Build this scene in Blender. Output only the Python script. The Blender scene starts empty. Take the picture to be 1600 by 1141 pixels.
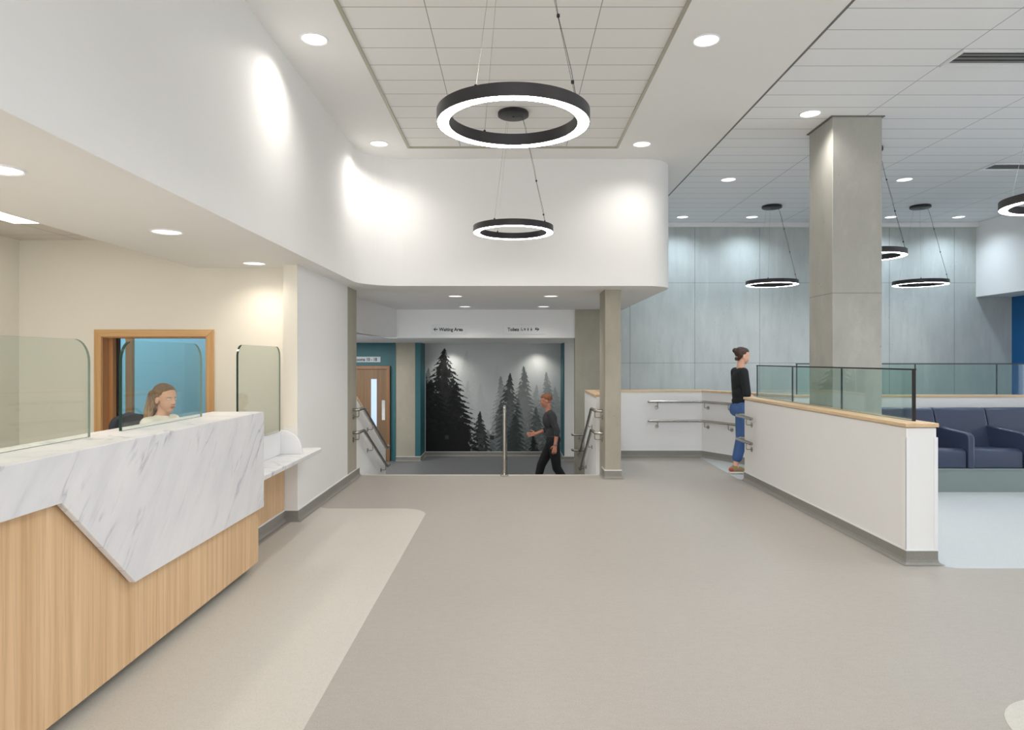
import bpy, bmesh, math, random
import numpy as np
from mathutils import Vector, Matrix
random.seed(4)
np.random.seed(4)
C = bpy.context.scene.collection
sc = bpy.context.scene
PI = math.pi

# ------------------------------------------------------------------ camera
# eye 1.5 m above the floor looking along +Y; focal 1067 px of 1600, optical centre (802, 562)
cam_d = bpy.data.cameras.new('camera')
cam = bpy.data.objects.new('camera', cam_d)
C.objects.link(cam)
cam.location = (0, 0, 1.5)
cam.rotation_euler = (PI / 2, 0, 0)
cam_d.sensor_fit = 'HORIZONTAL'
cam_d.sensor_width = 36
cam_d.lens = 36 * 1067 / 1600
cam_d.shift_x = -(802 - 800) / 1600
cam_d.shift_y = (562 - 570.5) / 1600
cam_d.clip_start = 0.05
sc.camera = cam

# ------------------------------------------------------------------ world, exposure
w = bpy.data.worlds.new('daylight')
sc.world = w
w.use_nodes = True
bg = w.node_tree.nodes['Background']
bg.inputs[0].default_value = (0.93, 0.96, 1.0, 1)
bg.inputs[1].default_value = 2.3
vs = sc.view_settings
vs.view_transform = 'Standard'
vs.look = 'None'
vs.gamma = 1
vs.use_curve_mapping = False
vs.exposure = 0.88
try:
    sc.cycles.max_bounces = 10
    sc.cycles.transparent_max_bounces = 16
except Exception:
    pass
SPOT = 31.0          # power of one downlight
RING = 19.0          # brightness of the ring diffusers
WARM = (1.0, 0.90, 0.78)
COOL = (0.73, 0.87, 1.0)
NEUT = (1.0, 0.96, 0.90)

# ------------------------------------------------------------------ materials
def srgb(r, g, b):
    f = lambda c: (c / 255 / 12.92) if c <= 10 else ((c / 255 + 0.055) / 1.055) ** 2.4
    return (f(r), f(g), f(b), 1)

class NT:
    def __init__(s, name):
        s.m = bpy.data.materials.new(name)
        s.m.use_nodes = True
        s.t = s.m.node_tree
        s.p = s.t.nodes['Principled BSDF']
        s.out = s.t.nodes['Material Output']
    def n(s, typ, **kw):
        nd = s.t.nodes.new(typ)
        for k, v in kw.items():
            if k.startswith('i_'):
                nd.inputs[k[2:].replace('_', ' ')].default_value = v
            else:
                setattr(nd, k, v)
        return nd
    def l(s, a, b):
        s.t.links.new(a, b)
    def math(s, op, a, b=None, clamp=False):
        nd = s.t.nodes.new('ShaderNodeMath')
        nd.operation = op
        nd.use_clamp = clamp
        for i, v in enumerate((a, b)):
            if v is None: continue
            if isinstance(v, (int, float)): nd.inputs[i].default_value = v
            else: s.l(v, nd.inputs[i])
        return nd.outputs[0]
    def mix(s, fac, a, b):
        nd = s.t.nodes.new('ShaderNodeMix')
        nd.data_type = 'RGBA'
        for i, v in ((0, fac), (6, a), (7, b)):
            if isinstance(v, (int, float, tuple)): nd.inputs[i].default_value = v
            else: s.l(v, nd.inputs[i])
        return nd.outputs[2]
    def coord(s, scale=(1, 1, 1), rot=(0, 0, 0)):
        tc = s.n('ShaderNodeTexCoord')
        mp = s.n('ShaderNodeMapping')
        mp.inputs['Scale'].default_value = scale
        mp.inputs['Rotation'].default_value = rot
        s.l(tc.outputs['Object'], mp.inputs[0])
        return mp.outputs[0]
    def noise(s, vec, scale, detail=4, rough=0.55):
        nd = s.n('ShaderNodeTexNoise')
        nd.inputs['Scale'].default_value = scale
        nd.inputs['Detail'].default_value = detail
        nd.inputs['Roughness'].default_value = rough
        s.l(vec, nd.inputs['Vector'])
        return nd.outputs[0]
    def ramp(s, fac, stops):
        nd = s.n('ShaderNodeValToRGB')
        cr = nd.color_ramp
        cr.elements[0].position, cr.elements[0].color = stops[0]
        cr.elements[1].position, cr.elements[1].color = stops[-1]
        for p, c in stops[1:-1]:
            e = cr.elements.new(p); e.color = c
        s.l(fac, nd.inputs[0])
        return nd.outputs[0]
    def bump(s, h, strength, dist=0.002):
        nd = s.n('ShaderNodeBump')
        nd.inputs['Strength'].default_value = strength
        nd.inputs['Distance'].default_value = dist
        s.l(h, nd.inputs['Height'])
        s.l(nd.outputs[0], s.p.inputs['Normal'])
    def base(s, col, rough=0.5, metal=0.0, spec=0.5):
        if isinstance(col, tuple): s.p.inputs['Base Color'].default_value = col
        else: s.l(col, s.p.inputs['Base Color'])
        s.p.inputs['Roughness'].default_value = rough
        s.p.inputs['Metallic'].default_value = metal
        s.p.inputs['Specular IOR Level'].default_value = spec
        return s.m

def plain(name, rgb, rough=0.5, metal=0.0, var=0.03, scale=6.0, spec=0.5):
    """paint-like procedural material with a faint tonal variation"""
    t = NT(name)
    c = srgb(*rgb)
    nz = t.noise(t.coord(), scale, 3)
    d = tuple(x * (1 - var) for x in c[:3]) + (1,)
    e = tuple(min(1, x * (1 + var)) for x in c[:3]) + (1,)
    return t.base(t.mix(nz, d, e), rough, metal, spec)

M = {}
M['white'] = plain('white_paint', (236, 235, 233), 0.6, var=0.01)
M['gloss_white'] = plain('white_sheet', (238, 238, 238), 0.3, var=0.01)
M['ceil_white'] = plain('ceiling_paint', (240, 239, 236), 0.8, var=0.01)
M['cream'] = plain('cream_wall_paint', (236, 231, 218), 0.6, var=0.01)
M['teal'] = plain('teal_paint', (42, 98, 106), 0.5, var=0.02)
M['blue'] = plain('blue_paint', (20, 98, 156), 0.5, var=0.02)
M['roomblue'] = plain('soft_blue_paint', (84, 136, 160), 0.6, var=0.02)
M['black'] = plain('black_metal', (38, 35, 37), 0.45, var=0.05, scale=20)
M['black_flat'] = plain('black_plastic', (18, 18, 20), 0.5, var=0.05)
M['steel'] = plain('brushed_steel', (178, 174, 166), 0.27, 1.0, var=0.05, scale=30)
M['navy'] = plain('navy_upholstery', (54, 64, 86), 0.36, var=0.06, scale=9)
M['plinth_green'] = plain('grey_green_vinyl', (126, 138, 136), 0.4, var=0.04)
M['chair_fabric'] = plain('dark_chair_fabric', (44, 50, 62), 0.75, var=0.12, scale=60)
M['nosing'] = plain('pale_stair_nosing', (205, 200, 190), 0.5)
M['dark_gap'] = plain('dark_recess', (40, 40, 40), 0.8)
M['joint'] = plain('aluminium_trim', (176, 172, 155), 0.4, 0.2)
M['skin'] = plain('skin', (226, 176, 150), 0.5, var=0.04, scale=20)
M['skin2'] = plain('flushed_skin', (205, 140, 115), 0.5, var=0.05, scale=20)
M['lips'] = plain('lips', (192, 112, 104), 0.45)
M['eye'] = plain('eye_white', (232, 228, 222), 0.25, var=0.01)
M['iris'] = plain('iris', (50, 44, 40), 0.2)
M['knit'] = plain('cream_knit', (240, 236, 226), 0.85, var=0.05, scale=80)
M['blacktop'] = plain('black_jersey', (24, 28, 32), 0.85, var=0.1, scale=60)
M['greytop'] = plain('charcoal_jersey', (62, 62, 64), 0.85, var=0.1, scale=60)
M['blackcloth'] = plain('black_trousers', (22, 22, 25), 0.85, var=0.1, scale=60)
M['shoe'] = plain('tan_shoe', (150, 128, 92), 0.7, var=0.1, scale=40)
M['shoe_red'] = plain('red_shoe_panel', (176, 72, 66), 0.7, var=0.05)
M['sole'] = plain('white_sole', (225, 222, 214), 0.6)
M['watch'] = plain('watch_metal', (170, 170, 168), 0.3, 0.9)
M['sign_plate'] = plain('sign_plate', (232, 232, 231), 0.4, var=0.01)
M['sign_grey'] = plain('sign_plate_grey', (190, 200, 208), 0.4, var=0.01)
M['text_black'] = plain('sign_lettering', (16, 16, 18), 0.6)
M['slat'] = plain('vent_metal', (120, 120, 118), 0.5, 0.3)
M['kick'] = plain('dark_plinth', (120, 116, 110), 0.5)

def emis(name, rgb, strength):
    t = NT(name)
    t.base(srgb(*rgb), 0.4)
    t.p.inputs['Emission Color'].default_value = srgb(*rgb)
    t.p.inputs['Emission Strength'].default_value = strength
    return t.m
M['ring_glow'] = emis('ring_diffuser', (255, 252, 255), RING)
M['lens'] = emis('downlight_lens', (255, 253, 250), 1.1)
M['troffer'] = emis('panel_diffuser', (255, 252, 246), 4.0)
M['litglass'] = emis('lit_vision_panel', (170, 190, 222), 0.42)

def hair(name, a, b, roots=None):
    t = NT(name)
    v = t.coord((60, 60, 4))
    c = t.mix(t.ramp(t.noise(v, 2.0, 4), [(0.35, (0, 0, 0, 1)), (0.65, (1, 1, 1, 1))]), srgb(*a), srgb(*b))
    if roots:
        sp = t.n('ShaderNodeSeparateXYZ'); tc = t.n('ShaderNodeTexCoord')
        t.l(tc.outputs['Object'], sp.inputs[0])
        f = t.math('MULTIPLY', t.math('SUBTRACT', sp.outputs[2], roots[0]), 1 / (roots[1] - roots[0]), True)
        c = t.mix(t.math('MULTIPLY', f, 0.75), c, srgb(*a))
    return t.base(c, 0.5)
M['blonde'] = hair('blonde_hair', (96, 70, 50), (200, 164, 120), (1.08, 1.24))
M['brown'] = hair('brown_hair', (40, 26, 22), (84, 56, 44))
M['ginger'] = hair('ginger_hair', (110, 66, 40), (166, 112, 72))

def denim():
    t = NT('blue_denim')
    n = t.noise(t.coord((1, 1, 1)), 160, 2)
    n2 = t.noise(t.coord((1, 1, 1)), 6, 2)
    c = t.mix(n, srgb(52, 84, 134), srgb(92, 124, 172))
    return t.base(t.mix(n2, c, srgb(60, 92, 145)), 0.9)
M['denim'] = denim()

def vinyl(name, a, b, fleck):
    """speckled sheet vinyl: fine flecks over a soft mottling"""
    t = NT(name)
    v = t.coord()
    big = t.noise(v, 1.3, 5, 0.6)
    mid = t.noise(t.coord((1, 2.2, 1)), 14, 5, 0.7)
    fine = t.noise(v, 190, 2, 0.6)
    c = t.mix(t.math('MULTIPLY', big, 0.5), srgb(*a), srgb(*b))
    c = t.mix(t.math('MULTIPLY', t.ramp(mid, [(0.40, (0, 0, 0, 1)), (0.62, (1, 1, 1, 1))]), 0.35), c, srgb(*b))
    f = t.ramp(fine, [(0.56, (0, 0, 0, 1)), (0.66, (1, 1, 1, 1))])
    c = t.mix(t.math('MULTIPLY', f, 0.35), c, srgb(*fleck))
    dk = t.ramp(t.noise(v, 130, 2, 0.6), [(0.34, (1, 1, 1, 1)), (0.42, (0, 0, 0, 1))])
    c = t.mix(t.math('MULTIPLY', dk, 0.28), c, tuple(x * 0.6 for x in srgb(*a)[:3]) + (1,))
    t.base(c, 0.42, spec=0.4)
    t.bump(fine, 0.15, 0.0006)
    return t.m
M['floor'] = vinyl('grey_vinyl', (165, 158, 149), (179, 172, 163), (205, 202, 196))
M['floor_light'] = vinyl('pale_vinyl', (197, 192, 181), (206, 202, 192), (226, 223, 216))
M['floor_cool_lit'] = vinyl('pale_vinyl_cool_light', (193, 196, 195), (201, 204, 203), (220, 224, 225))  # pale vinyl with the cool light of the waiting area put into its colour
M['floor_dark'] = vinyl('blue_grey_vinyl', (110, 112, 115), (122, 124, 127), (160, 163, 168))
M['skirt'] = vinyl('coved_vinyl', (134, 131, 124), (146, 143, 136), (186, 183, 176))

def lines(t, axis, start, pitch, width, vec=None):
    """1 on the lines start + k*pitch of one object axis"""
    tc = t.n('ShaderNodeTexCoord')
    sp = t.n('ShaderNodeSeparateXYZ')
    t.l(tc.outputs['Object'], sp.inputs[0])
    v = t.math('SUBTRACT', sp.outputs[axis], start - width / 2)
    md = t.math('FLOORED_MODULO', v, pitch)
    return t.math('LESS_THAN', md, width)

def tiles(name, x0, px, y0, py, rgb, wx=0.007, wy=0.008):
    t = NT(name)
    g = t.math('MAXIMUM', lines(t, 0, x0, px, wx), lines(t, 1, y0, py, wy))
    nz = t.noise(t.coord(), 90, 3)
    c = srgb(*rgb)
    a = t.mix(nz, tuple(x * 0.97 for x in c[:3]) + (1,), c)
    c2 = t.mix(g, a, tuple(x * 0.42 for x in c[:3]) + (1,))
    t.base(c2, 0.85)
    return t.m
M['tile_mid'] = tiles('metal_ceiling_tiles', 0.6, 1.2, 7.73, 0.306, (238, 236, 232))
M['tile_right'] = tiles('acoustic_ceiling_tiles', 2.28, 1.2, 7.73, 0.306, (242, 243, 243))
M['tile_desk'] = tiles('desk_ceiling_tiles', -4.15, 1.2, 6.27, 0.6, (226, 221, 212))

def concrete(name, a, b, jx=None, jz=None, st_=(6, 6, 0.9)):
    t = NT(name)
    big = t.noise(t.coord((0.8, 0.8, 0.5)), 1.4, 6, 0.6)
    streak = t.noise(t.coord(st_), 1.6, 5, 0.65)
    fine = t.noise(t.coord(), 60, 4, 0.7)
    c = t.mix(t.ramp(big, [(0.3, (0, 0, 0, 1)), (0.7, (1, 1, 1, 1))]), srgb(*a), srgb(*b))
    s1 = t.ramp(streak, [(0.36, (1, 1, 1, 1)), (0.5, (0, 0, 0, 1))])
    c = t.mix(t.math('MULTIPLY', s1, 0.14), c, tuple(x * 0.62 for x in srgb(*a)[:3]) + (1,))
    s2 = t.ramp(streak, [(0.58, (0, 0, 0, 1)), (0.72, (1, 1, 1, 1))])
    c = t.mix(t.math('MULTIPLY', s2, 0.2), c, tuple(min(1, x * 1.3) for x in srgb(*b)[:3]) + (1,))
    c = t.mix(t.math('MULTIPLY', fine, 0.12), c, srgb(90, 90, 86))
    vo = t.n('ShaderNodeTexVoronoi')
    vo.inputs['Scale'].default_value = 14
    t.l(t.coord(), vo.inputs['Vector'])
    pore = t.math('LESS_THAN', vo.outputs['Distance'], 0.075)
    gate = t.math('GREATER_THAN', t.noise(t.coord(), 2.2, 3), 0.56)
    c = t.mix(t.math('MULTIPLY', t.math('MULTIPLY', pore, gate), 0.6), c, srgb(70, 70, 66))
    if jx:
        c = t.mix(t.math('MULTIPLY', lines(t, jx[0], jx[1], jx[2], 0.012), 0.5), c, srgb(96, 98, 95))
    if jz:
        c = t.mix(t.math('MULTIPLY', lines(t, 2, jz[0], jz[1], 0.012), 0.4), c, srgb(100, 102, 98))
    t.base(c, 0.75, spec=0.3)
    t.bump(t.math('ADD', fine, t.math('MULTIPLY', streak, 2.0)), 0.4, 0.003)
    return t.m
M['concrete'] = concrete('board_marked_concrete', (184, 190, 187), (208, 213, 209), (0, 3.19, 1.14), (1.44, 1.41))
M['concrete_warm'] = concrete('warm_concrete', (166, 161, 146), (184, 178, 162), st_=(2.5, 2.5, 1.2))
M['concrete_col'] = concrete('pale_concrete', (164, 163, 156), (188, 186, 178), None, (2.157, 5.0), st_=(3, 3, 1.5))

def wood(name, a, b, axis=2, band=True, sc_=1.0):
    """straight-grained oak; grain runs along the given axis"""
    t = NT(name)
    s = [16, 16, 16]; s[axis] = 0.35
    s2 = [70, 70, 70]; s2[axis] = 1.6
    g = t.noise(t.coord(tuple(x * sc_ for x in s)), 1.0, 3, 0.6)
    f = t.noise(t.coord(tuple(x * sc_ for x in s2)), 1.0, 4, 0.7)
    c = t.mix(t.ramp(g, [(0.30, (0, 0, 0, 1)), (0.70, (1, 1, 1, 1))]), srgb(*a), srgb(*b))
    d = tuple(x * 0.70 for x in srgb(*a)[:3]) + (1,)
    c = t.mix(t.math('MULTIPLY', t.ramp(f, [(0.38, (1, 1, 1, 1)), (0.52, (0, 0, 0, 1))]), 0.35), c, d)
    t.base(c, 0.45)
    return t.m
M['oak'] = wood('oak_laminate', (208, 168, 124), (230, 197, 156))
M['oak_x'] = wood('oak_rail_across', (214, 180, 138), (232, 204, 166), 0)
M['oak_y'] = wood('oak_rail_along', (214, 180, 138), (232, 204, 166), 1)
M['oak_frame'] = wood('oak_frame_upright', (204, 158, 104), (224, 184, 130))
M['oak_frame_x'] = wood('oak_frame_head', (204, 158, 104), (224, 184, 130), 0)
M['oak_dark'] = wood('oak_lining', (176, 124, 80), (196, 144, 98))
M['door_frame'] = wood('door_frame_oak', (136, 96, 62), (156, 114, 76))
M['door_oak'] = wood('door_veneer', (116, 90, 64), (134, 106, 76))

def marble():
    t = NT('white_veined_marble')
    def lean(sc_, deg):
        # rotate first so that the stretch follows the leaning vein direction
        tc = t.n('ShaderNodeTexCoord')
        m1 = t.n('ShaderNodeMapping'); m1.inputs['Rotation'].default_value = (math.radians(deg), math.radians(20), 0)
        m2 = t.n('ShaderNodeMapping'); m2.inputs['Scale'].default_value = sc_
        t.l(tc.outputs['Object'], m1.inputs[0]); t.l(m1.outputs[0], m2.inputs[0])
        return m2.outputs[0]
    wv = t.noise(lean((3.0, 5.0, 0.55), 42), 1.3, 5, 0.5)
    d = t.math('ABSOLUTE', t.math('SUBTRACT', wv, 0.5))
    vein = t.ramp(d, [(0.0, (1, 1, 1, 1)), (0.006, (0.6, 0.6, 0.6, 1)), (0.03, (0, 0, 0, 1))])
    gate = t.ramp(t.noise(lean((1.5, 2.5, 1.2), 42), 1.7, 3), [(0.48, (0, 0, 0, 1)), (0.64, (1, 1, 1, 1))])
    cloud = t.noise(lean((2.5, 4.0, 0.8), 40), 1.4, 5, 0.6)
    c = t.mix(t.ramp(cloud, [(0.35, (0, 0, 0, 1)), (0.72, (1, 1, 1, 1))]), srgb(232, 231, 231), srgb(217, 217, 220))
    c = t.mix(t.math('MULTIPLY', t.math('MULTIPLY', vein, gate), 0.7), c, srgb(128, 133, 142))
    v3 = t.noise(lean((6, 14, 1.0), 44), 1.3, 4, 0.6)
    fine = t.ramp(v3, [(0.30, (1, 1, 1, 1)), (0.40, (0, 0, 0, 1))])
    c = t.mix(t.math('MULTIPLY', fine, 0.2), c, srgb(165, 168, 176))
    return t.base(c, 0.35)
M['marble'] = marble()

def glass(name, tint, refl=1.0):
    t = NT(name)
    t.t.nodes.remove(t.p)
    tr = t.n('ShaderNodeBsdfTransparent'); tr.inputs[0].default_value = tint
    gl = t.n('ShaderNodeBsdfGlossy'); gl.inputs['Roughness'].default_value = 0.01
    lw_ = t.n('ShaderNodeLayerWeight'); lw_.inputs[0].default_value = 0.5
    fr = t.math('ADD', t.math('MULTIPLY', t.math('POWER', lw_.outputs['Facing'], 5.0), 0.9), 0.04)
    mx = t.n('ShaderNodeMixShader')
    t.l(t.math('MULTIPLY', fr, refl, True), mx.inputs[0])
    t.l(tr.outputs[0], mx.inputs[1]); t.l(gl.outputs[0], mx.inputs[2])
    t.l(mx.outputs[0], t.out.inputs[0])
    return t.m
M['glass'] = glass('clear_glass', (0.935, 0.965, 0.94, 1))
M['glass_green'] = glass('green_tinted_glass', (0.86, 0.945, 0.925, 1))
M['glass_edge'] = plain('glass_edge', (20, 52, 44), 0.15)
M['glass_edge_pale'] = plain('polished_glass_edge', (120, 138, 126), 0.2)
M['glass_joint'] = plain('glass_joint', (40, 58, 60), 0.3)

# ------------------------------------------------------------------ mesh helpers
class MB:
    def __init__(s):
        s.v = []; s.f = []; s.mi = []
    def add(s, vs_, fs, mi=0):
        o = len(s.v)
        s.v += [tuple(x) for x in vs_]
        s.f += [tuple(i + o for i in f) for f in fs]
        s.mi += [mi] * len(fs)
        return s
    def box(s, x0, x1, y0, y1, z0, z1, mi=0):
        v = [(x, y, z) for z in (z0, z1) for y in (y0, y1) for x in (x0, x1)]
        return s.add(v, [(0, 2, 3, 1), (4, 5, 7, 6), (0, 1, 5, 4), (2, 6, 7, 3), (0, 4, 6, 2), (1, 3, 7, 5)], mi)
    def prism(s, poly, axis, a, b, mi=0, side_mi=None):
        """poly in the two other axes (in order x,y,z), extruded a..b along axis"""
        n = len(poly)
        def P(p, t):
            if axis == 0: return (t, p[0], p[1])
            if axis == 1: return (p[0], t, p[1])
            return (p[0], p[1], t)
        v = [P(p, a) for p in poly] + [P(p, b) for p in poly]
        s.add(v, [tuple(range(n))[::-1], tuple(range(n, 2 * n))], mi)
        o = len(s.v) - 2 * n
        for i in range(n):
            j = (i + 1) % n
            s.f.append((o + i, o + j, o + n + j, o + n + i)); s.mi.append(mi if side_mi is None else side_mi)
        return s
    def wall(s, path, th, z0, z1, mi=0):
        """upright wall along a plan polyline, thickness th to the left of travel (negative: right)"""
        q = offset(path, th)
        poly = list(path) + q[::-1]
        n = len(path)
        for i in range(n - 1):
            a, b, c, d = path[i], path[i + 1], q[i + 1], q[i]
            v = [(p[0], p[1], z) for z in (z0, z1) for p in (a, b, c, d)]
            fs = [(3, 2, 1, 0), (4, 5, 6, 7), (0, 1, 5, 4), (2, 3, 7, 6)]
            if i == 0: fs.append((3, 0, 4, 7))
            if i == n - 2: fs.append((1, 2, 6, 5))
            s.add(v, fs, mi)
        return s
    def tube(s, pts, r, n=12, mi=0, caps=True):
        pts = [Vector(p) for p in pts]
        rs = r if isinstance(r, (list, tuple)) else [r] * len(pts)
        d0 = (pts[1] - pts[0]).normalized()
        up = Vector((0, 0, 1)) if abs(d0.z) < 0.9 else Vector((1, 0, 0))
        u = d0.cross(up).normalized()
        o = len(s.v)
        for i, p in enumerate(pts):
            if i == 0: d = d0
            elif i == len(pts) - 1: d = (pts[i] - pts[i - 1]).normalized()
            else: d = ((pts[i] - pts[i - 1]).normalized() + (pts[i + 1] - pts[i]).normalized()).normalized()
            u = (u - d * u.dot(d)).normalized()
            w_ = d.cross(u)
            for k in range(n):
                a = 2 * PI * k / n
                s.v.append(tuple(p + (u * math.cos(a) + w_ * math.sin(a)) * rs[i]))
        for i in range(len(pts) - 1):
            for k in range(n):
                k2 = (k + 1) % n
                s.f.append((o + i * n + k, o + i * n + k2, o + (i + 1) * n + k2, o + (i + 1) * n + k)); s.mi.append(mi)
        if caps:
            s.f.append(tuple(o + k for k in range(n))[::-1]); s.mi.append(mi)
            e = o + (len(pts) - 1) * n
            s.f.append(tuple(e + k for k in range(n))); s.mi.append(mi)
        return s
    def lathe(s, prof, c=(0, 0, 0), n=32, mi=0, closed=False):
        """prof: (radius, z) list revolved about z; closed joins last to first"""
        o = len(s.v)
        for r, z in prof:
            for k in range(n):
                a = 2 * PI * k / n
                s.v.append((c[0] + r * math.cos(a), c[1] + r * math.sin(a), c[2] + z))
        m = len(prof)
        for i in range(m if closed else m - 1):
            j = (i + 1) % m
            for k in range(n):
                k2 = (k + 1) % n
                s.f.append((o + i * n + k, o + i * n + k2, o + j * n + k2, o + j * n + k)); s.mi.append(mi)
        if not closed:
            s.f.append(tuple(o + k for k in range(n))[::-1]); s.mi.append(mi)
            s.f.append(tuple(o + (m - 1) * n + k for k in range(n))); s.mi.append(mi)
        return s
    def disc(s, c, ax, r, th, n=20, mi=0):
        """short cylinder centred at c, axis vector ax"""
        c = Vector(c); ax = Vector(ax).normalized()
        return s.tube([c - ax * th / 2, c + ax * th / 2], r, n, mi)
    def build(s, name, mats, parent=None, bevel=0.0, smooth=False, seg=2):
        off = Vector(parent['_o']) if parent is not None and '_o' in parent else Vector((0, 0, 0))
        me = bpy.data.meshes.new(name)
        me.from_pydata([tuple(Vector(p) - off) for p in s.v], [], s.f)
        for m in (mats if isinstance(mats, (list, tuple)) else [mats]):
            me.materials.append(m)
        for p, k in zip(me.polygons, s.mi):
            p.material_index = k
        bm = bmesh.new(); bm.from_mesh(me)
        bmesh.ops.recalc_face_normals(bm, faces=bm.faces)
        bm.to_mesh(me); bm.free()
        o = bpy.data.objects.new(name, me)
        C.objects.link(o)
        if parent is not None:
            o.parent = parent
            if '_o' in parent: o['_o'] = list(off)
        if bevel:
            b = o.modifiers.new('bevel', 'BEVEL')
            b.width = bevel; b.segments = seg; b.limit_method = 'ANGLE'; b.angle_limit = math.radians(40)
            b.harden_normals = False
        if smooth or bevel:
            me.shade_smooth()
            me.set_sharp_from_angle(angle=math.radians(42))
        return o

def offset(path, d):
    out = []
    n = len(path)
    for i in range(n):
        p = Vector(path[i])
        ds = []
        if i > 0: ds.append((p - Vector(path[i - 1])).normalized())
        if i < n - 1: ds.append((Vector(path[i + 1]) - p).normalized())
        ns = [Vector((-v.y, v.x)) for v in ds]
        m = ns[0] if len(ns) == 1 else (ns[0] + ns[1]).normalized()
        k = 1 if len(ns) == 1 else 1 / max(0.3, m.dot(ns[0]))
        out.append(tuple(p + m * d * k))
    return out

def fillet(pts, r, n=6):
    """round the inner corners of a 3-D polyline"""
    pts = [Vector(p) for p in pts]
    out = [pts[0]]
    for i in range(1, len(pts) - 1):
        a, b, c = pts[i - 1], pts[i], pts[i + 1]
        rr = min(r, (a - b).length * 0.49, (c - b).length * 0.49)
        p0 = b + (a - b).normalized() * rr
        p1 = b + (c - b).normalized() * rr
        for k in range(n + 1):
            t = k / n
            out.append(p0 * (1 - t) ** 2 + b * 2 * t * (1 - t) + p1 * t * t)
    out.append(pts[-1])
    return out

def thing(name, label, cat, loc=(0, 0, 0), group=None, world=False):
    """Empty at the base of a thing. world=True: its parts are given in world coordinates"""
    o = bpy.data.objects.new(name, None)
    C.objects.link(o)
    o.empty_display_size = 0.1
    o.location = loc
    o['label'] = label; o['category'] = cat
    if group: o['group'] = group
    if world: o['_o'] = list(loc)
    return o

def tag(o, label, cat, group=None, kind=None):
    o['label'] = label; o['category'] = cat
    if group: o['group'] = group
    if kind: o['kind'] = kind
    return o

def struct(o):
    o['kind'] = 'structure'
    return o

def sbox(name, m, *b, **kw):
    return struct(MB().box(*b).build(name, m, **kw))

def copy_tree(o, parent=None):
    c = o.copy(); C.objects.link(c)
    c.parent = parent
    for ch in list(o.children):
        copy_tree(ch, c)
    return c

# ------------------------------------------------------------------ floors
EDGE = 8.88
LOW = -0.80
fl = MB()
poly = [(-6, -4), (12, -4), (12, 9.2), (3.75, 9.2), (3.0, 10.6), (1.18, 10.6), (1.18, EDGE), (-2.05, EDGE), (-2.05, 8.2), (-6, 8.2)]
fl.prism(poly, 2, -0.12, 0.0)
struct(fl.build('floor', M['floor']))

def arc(cx, cy, r, a0, a1, n=10):
    return [(cx + r * math.cos(math.radians(a0 + (a1 - a0) * k / n)), cy + r * math.sin(math.radians(a0 + (a1 - a0) * k / n))) for k in range(n + 1)]
# pale inlaid vinyl: in front of the desk, in the waiting area, and a corner beside the camera
p = [(-2.05, -3.9), (-0.85, -3.9)] + arc(-1.13, 6.59, 0.28, 0, 90) + [(-1.9, 6.87)] + arc(-1.84, 7.0, 0.13, 270, 215, 5) + [(-2.05, 7.0)]
struct(MB().prism(p, 2, 0.0, 0.0015).build('floor_inlay', M['floor_light']))
p = arc(3.22, 5.03, 0.13, 180, 270, 6) + [(11.9, 4.90), (11.9, 9.2), (3.75, 9.2), (3.0, 10.5), (2.86, 10.5)] + arc(2.95, 8.60, 0.13, 180, 270, 6) + [(3.09, 8.47)]
struct(MB().prism(p, 2, 0.0, 0.0015).build('floor_inlay', M['floor_cool_lit']))
p = [(2.01, -3.9), (6, -3.9), (6, 3.02)] + arc(2.34, 2.69, 0.33, 90, 180)
struct(MB().prism(p, 2, 0.0, 0.0015).build('floor_inlay', M['floor_light']))
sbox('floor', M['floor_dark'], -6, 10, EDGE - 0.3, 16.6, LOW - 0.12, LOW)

# stairs down from the lobby
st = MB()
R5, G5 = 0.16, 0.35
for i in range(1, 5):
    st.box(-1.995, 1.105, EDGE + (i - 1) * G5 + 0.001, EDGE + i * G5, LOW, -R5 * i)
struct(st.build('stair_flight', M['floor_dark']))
ns_ = MB()
ns_.box(-1.99, 1.10, EDGE - 0.045, EDGE + 0.004, 0.0, 0.004)
struct(ns_.build('trim_1', M['nosing'], bevel=0.001))

# ------------------------------------------------------------------ coved skirting
def skirt(name, path, z=0.0, h=0.10, left=True, m='skirt'):
    s_ = 1 if left else -1
    a = MB(); n = len(path)
    prof = [(0.0, h), (0.006, h), (0.006, 0.035), (0.012, 0.016), (0.022, 0.006), (0.040, 0.002), (0.0, 0.002)]
    rings = []
    for d, zz in prof:
        rings.append([(x, y, z + zz) for x, y in offset(path, s_ * (d + 0.0005))])
    vs_ = [v for r in rings for v in r]
    fs = []
    k = len(prof)
    for i in range(k):
        j = (i + 1) % k
        for q in range(n - 1):
            fs.append((i * n + q, i * n + q + 1, j * n + q + 1, j * n + q))
    fs.append(tuple(i * n for i in range(k))); fs.append(tuple(i * n + n - 1 for i in range(k))[::-1])
    a.add(vs_, fs)
    o = struct(a.build(name, M[m]))
    b = MB()
    b.wall(offset(path, s_ * 0.0005), s_ * 0.009, z + h, z + h + 0.011)
    b.build('capping_strip', M['gloss_white'], o)
    return o

# ------------------------------------------------------------------ left side: lower wall, upper wall and fascia
ZS, ZC = 2.38, 3.90
sbox('wall_left', M['white'], -2.13, -2.0, 6.33, 8.24, 0, ZS)
struct(MB().box(-2.3, -2.0, 8.24, 8.71, LOW, ZS).build('pillar', M['concrete_warm']))
skirt('baseboard_left', [(-2.12, 6.40), (-2.12, 6.33), (-2.0, 6.33), (-2.0, 8.71), (-2.0, 8.86)], left=False)

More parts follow.
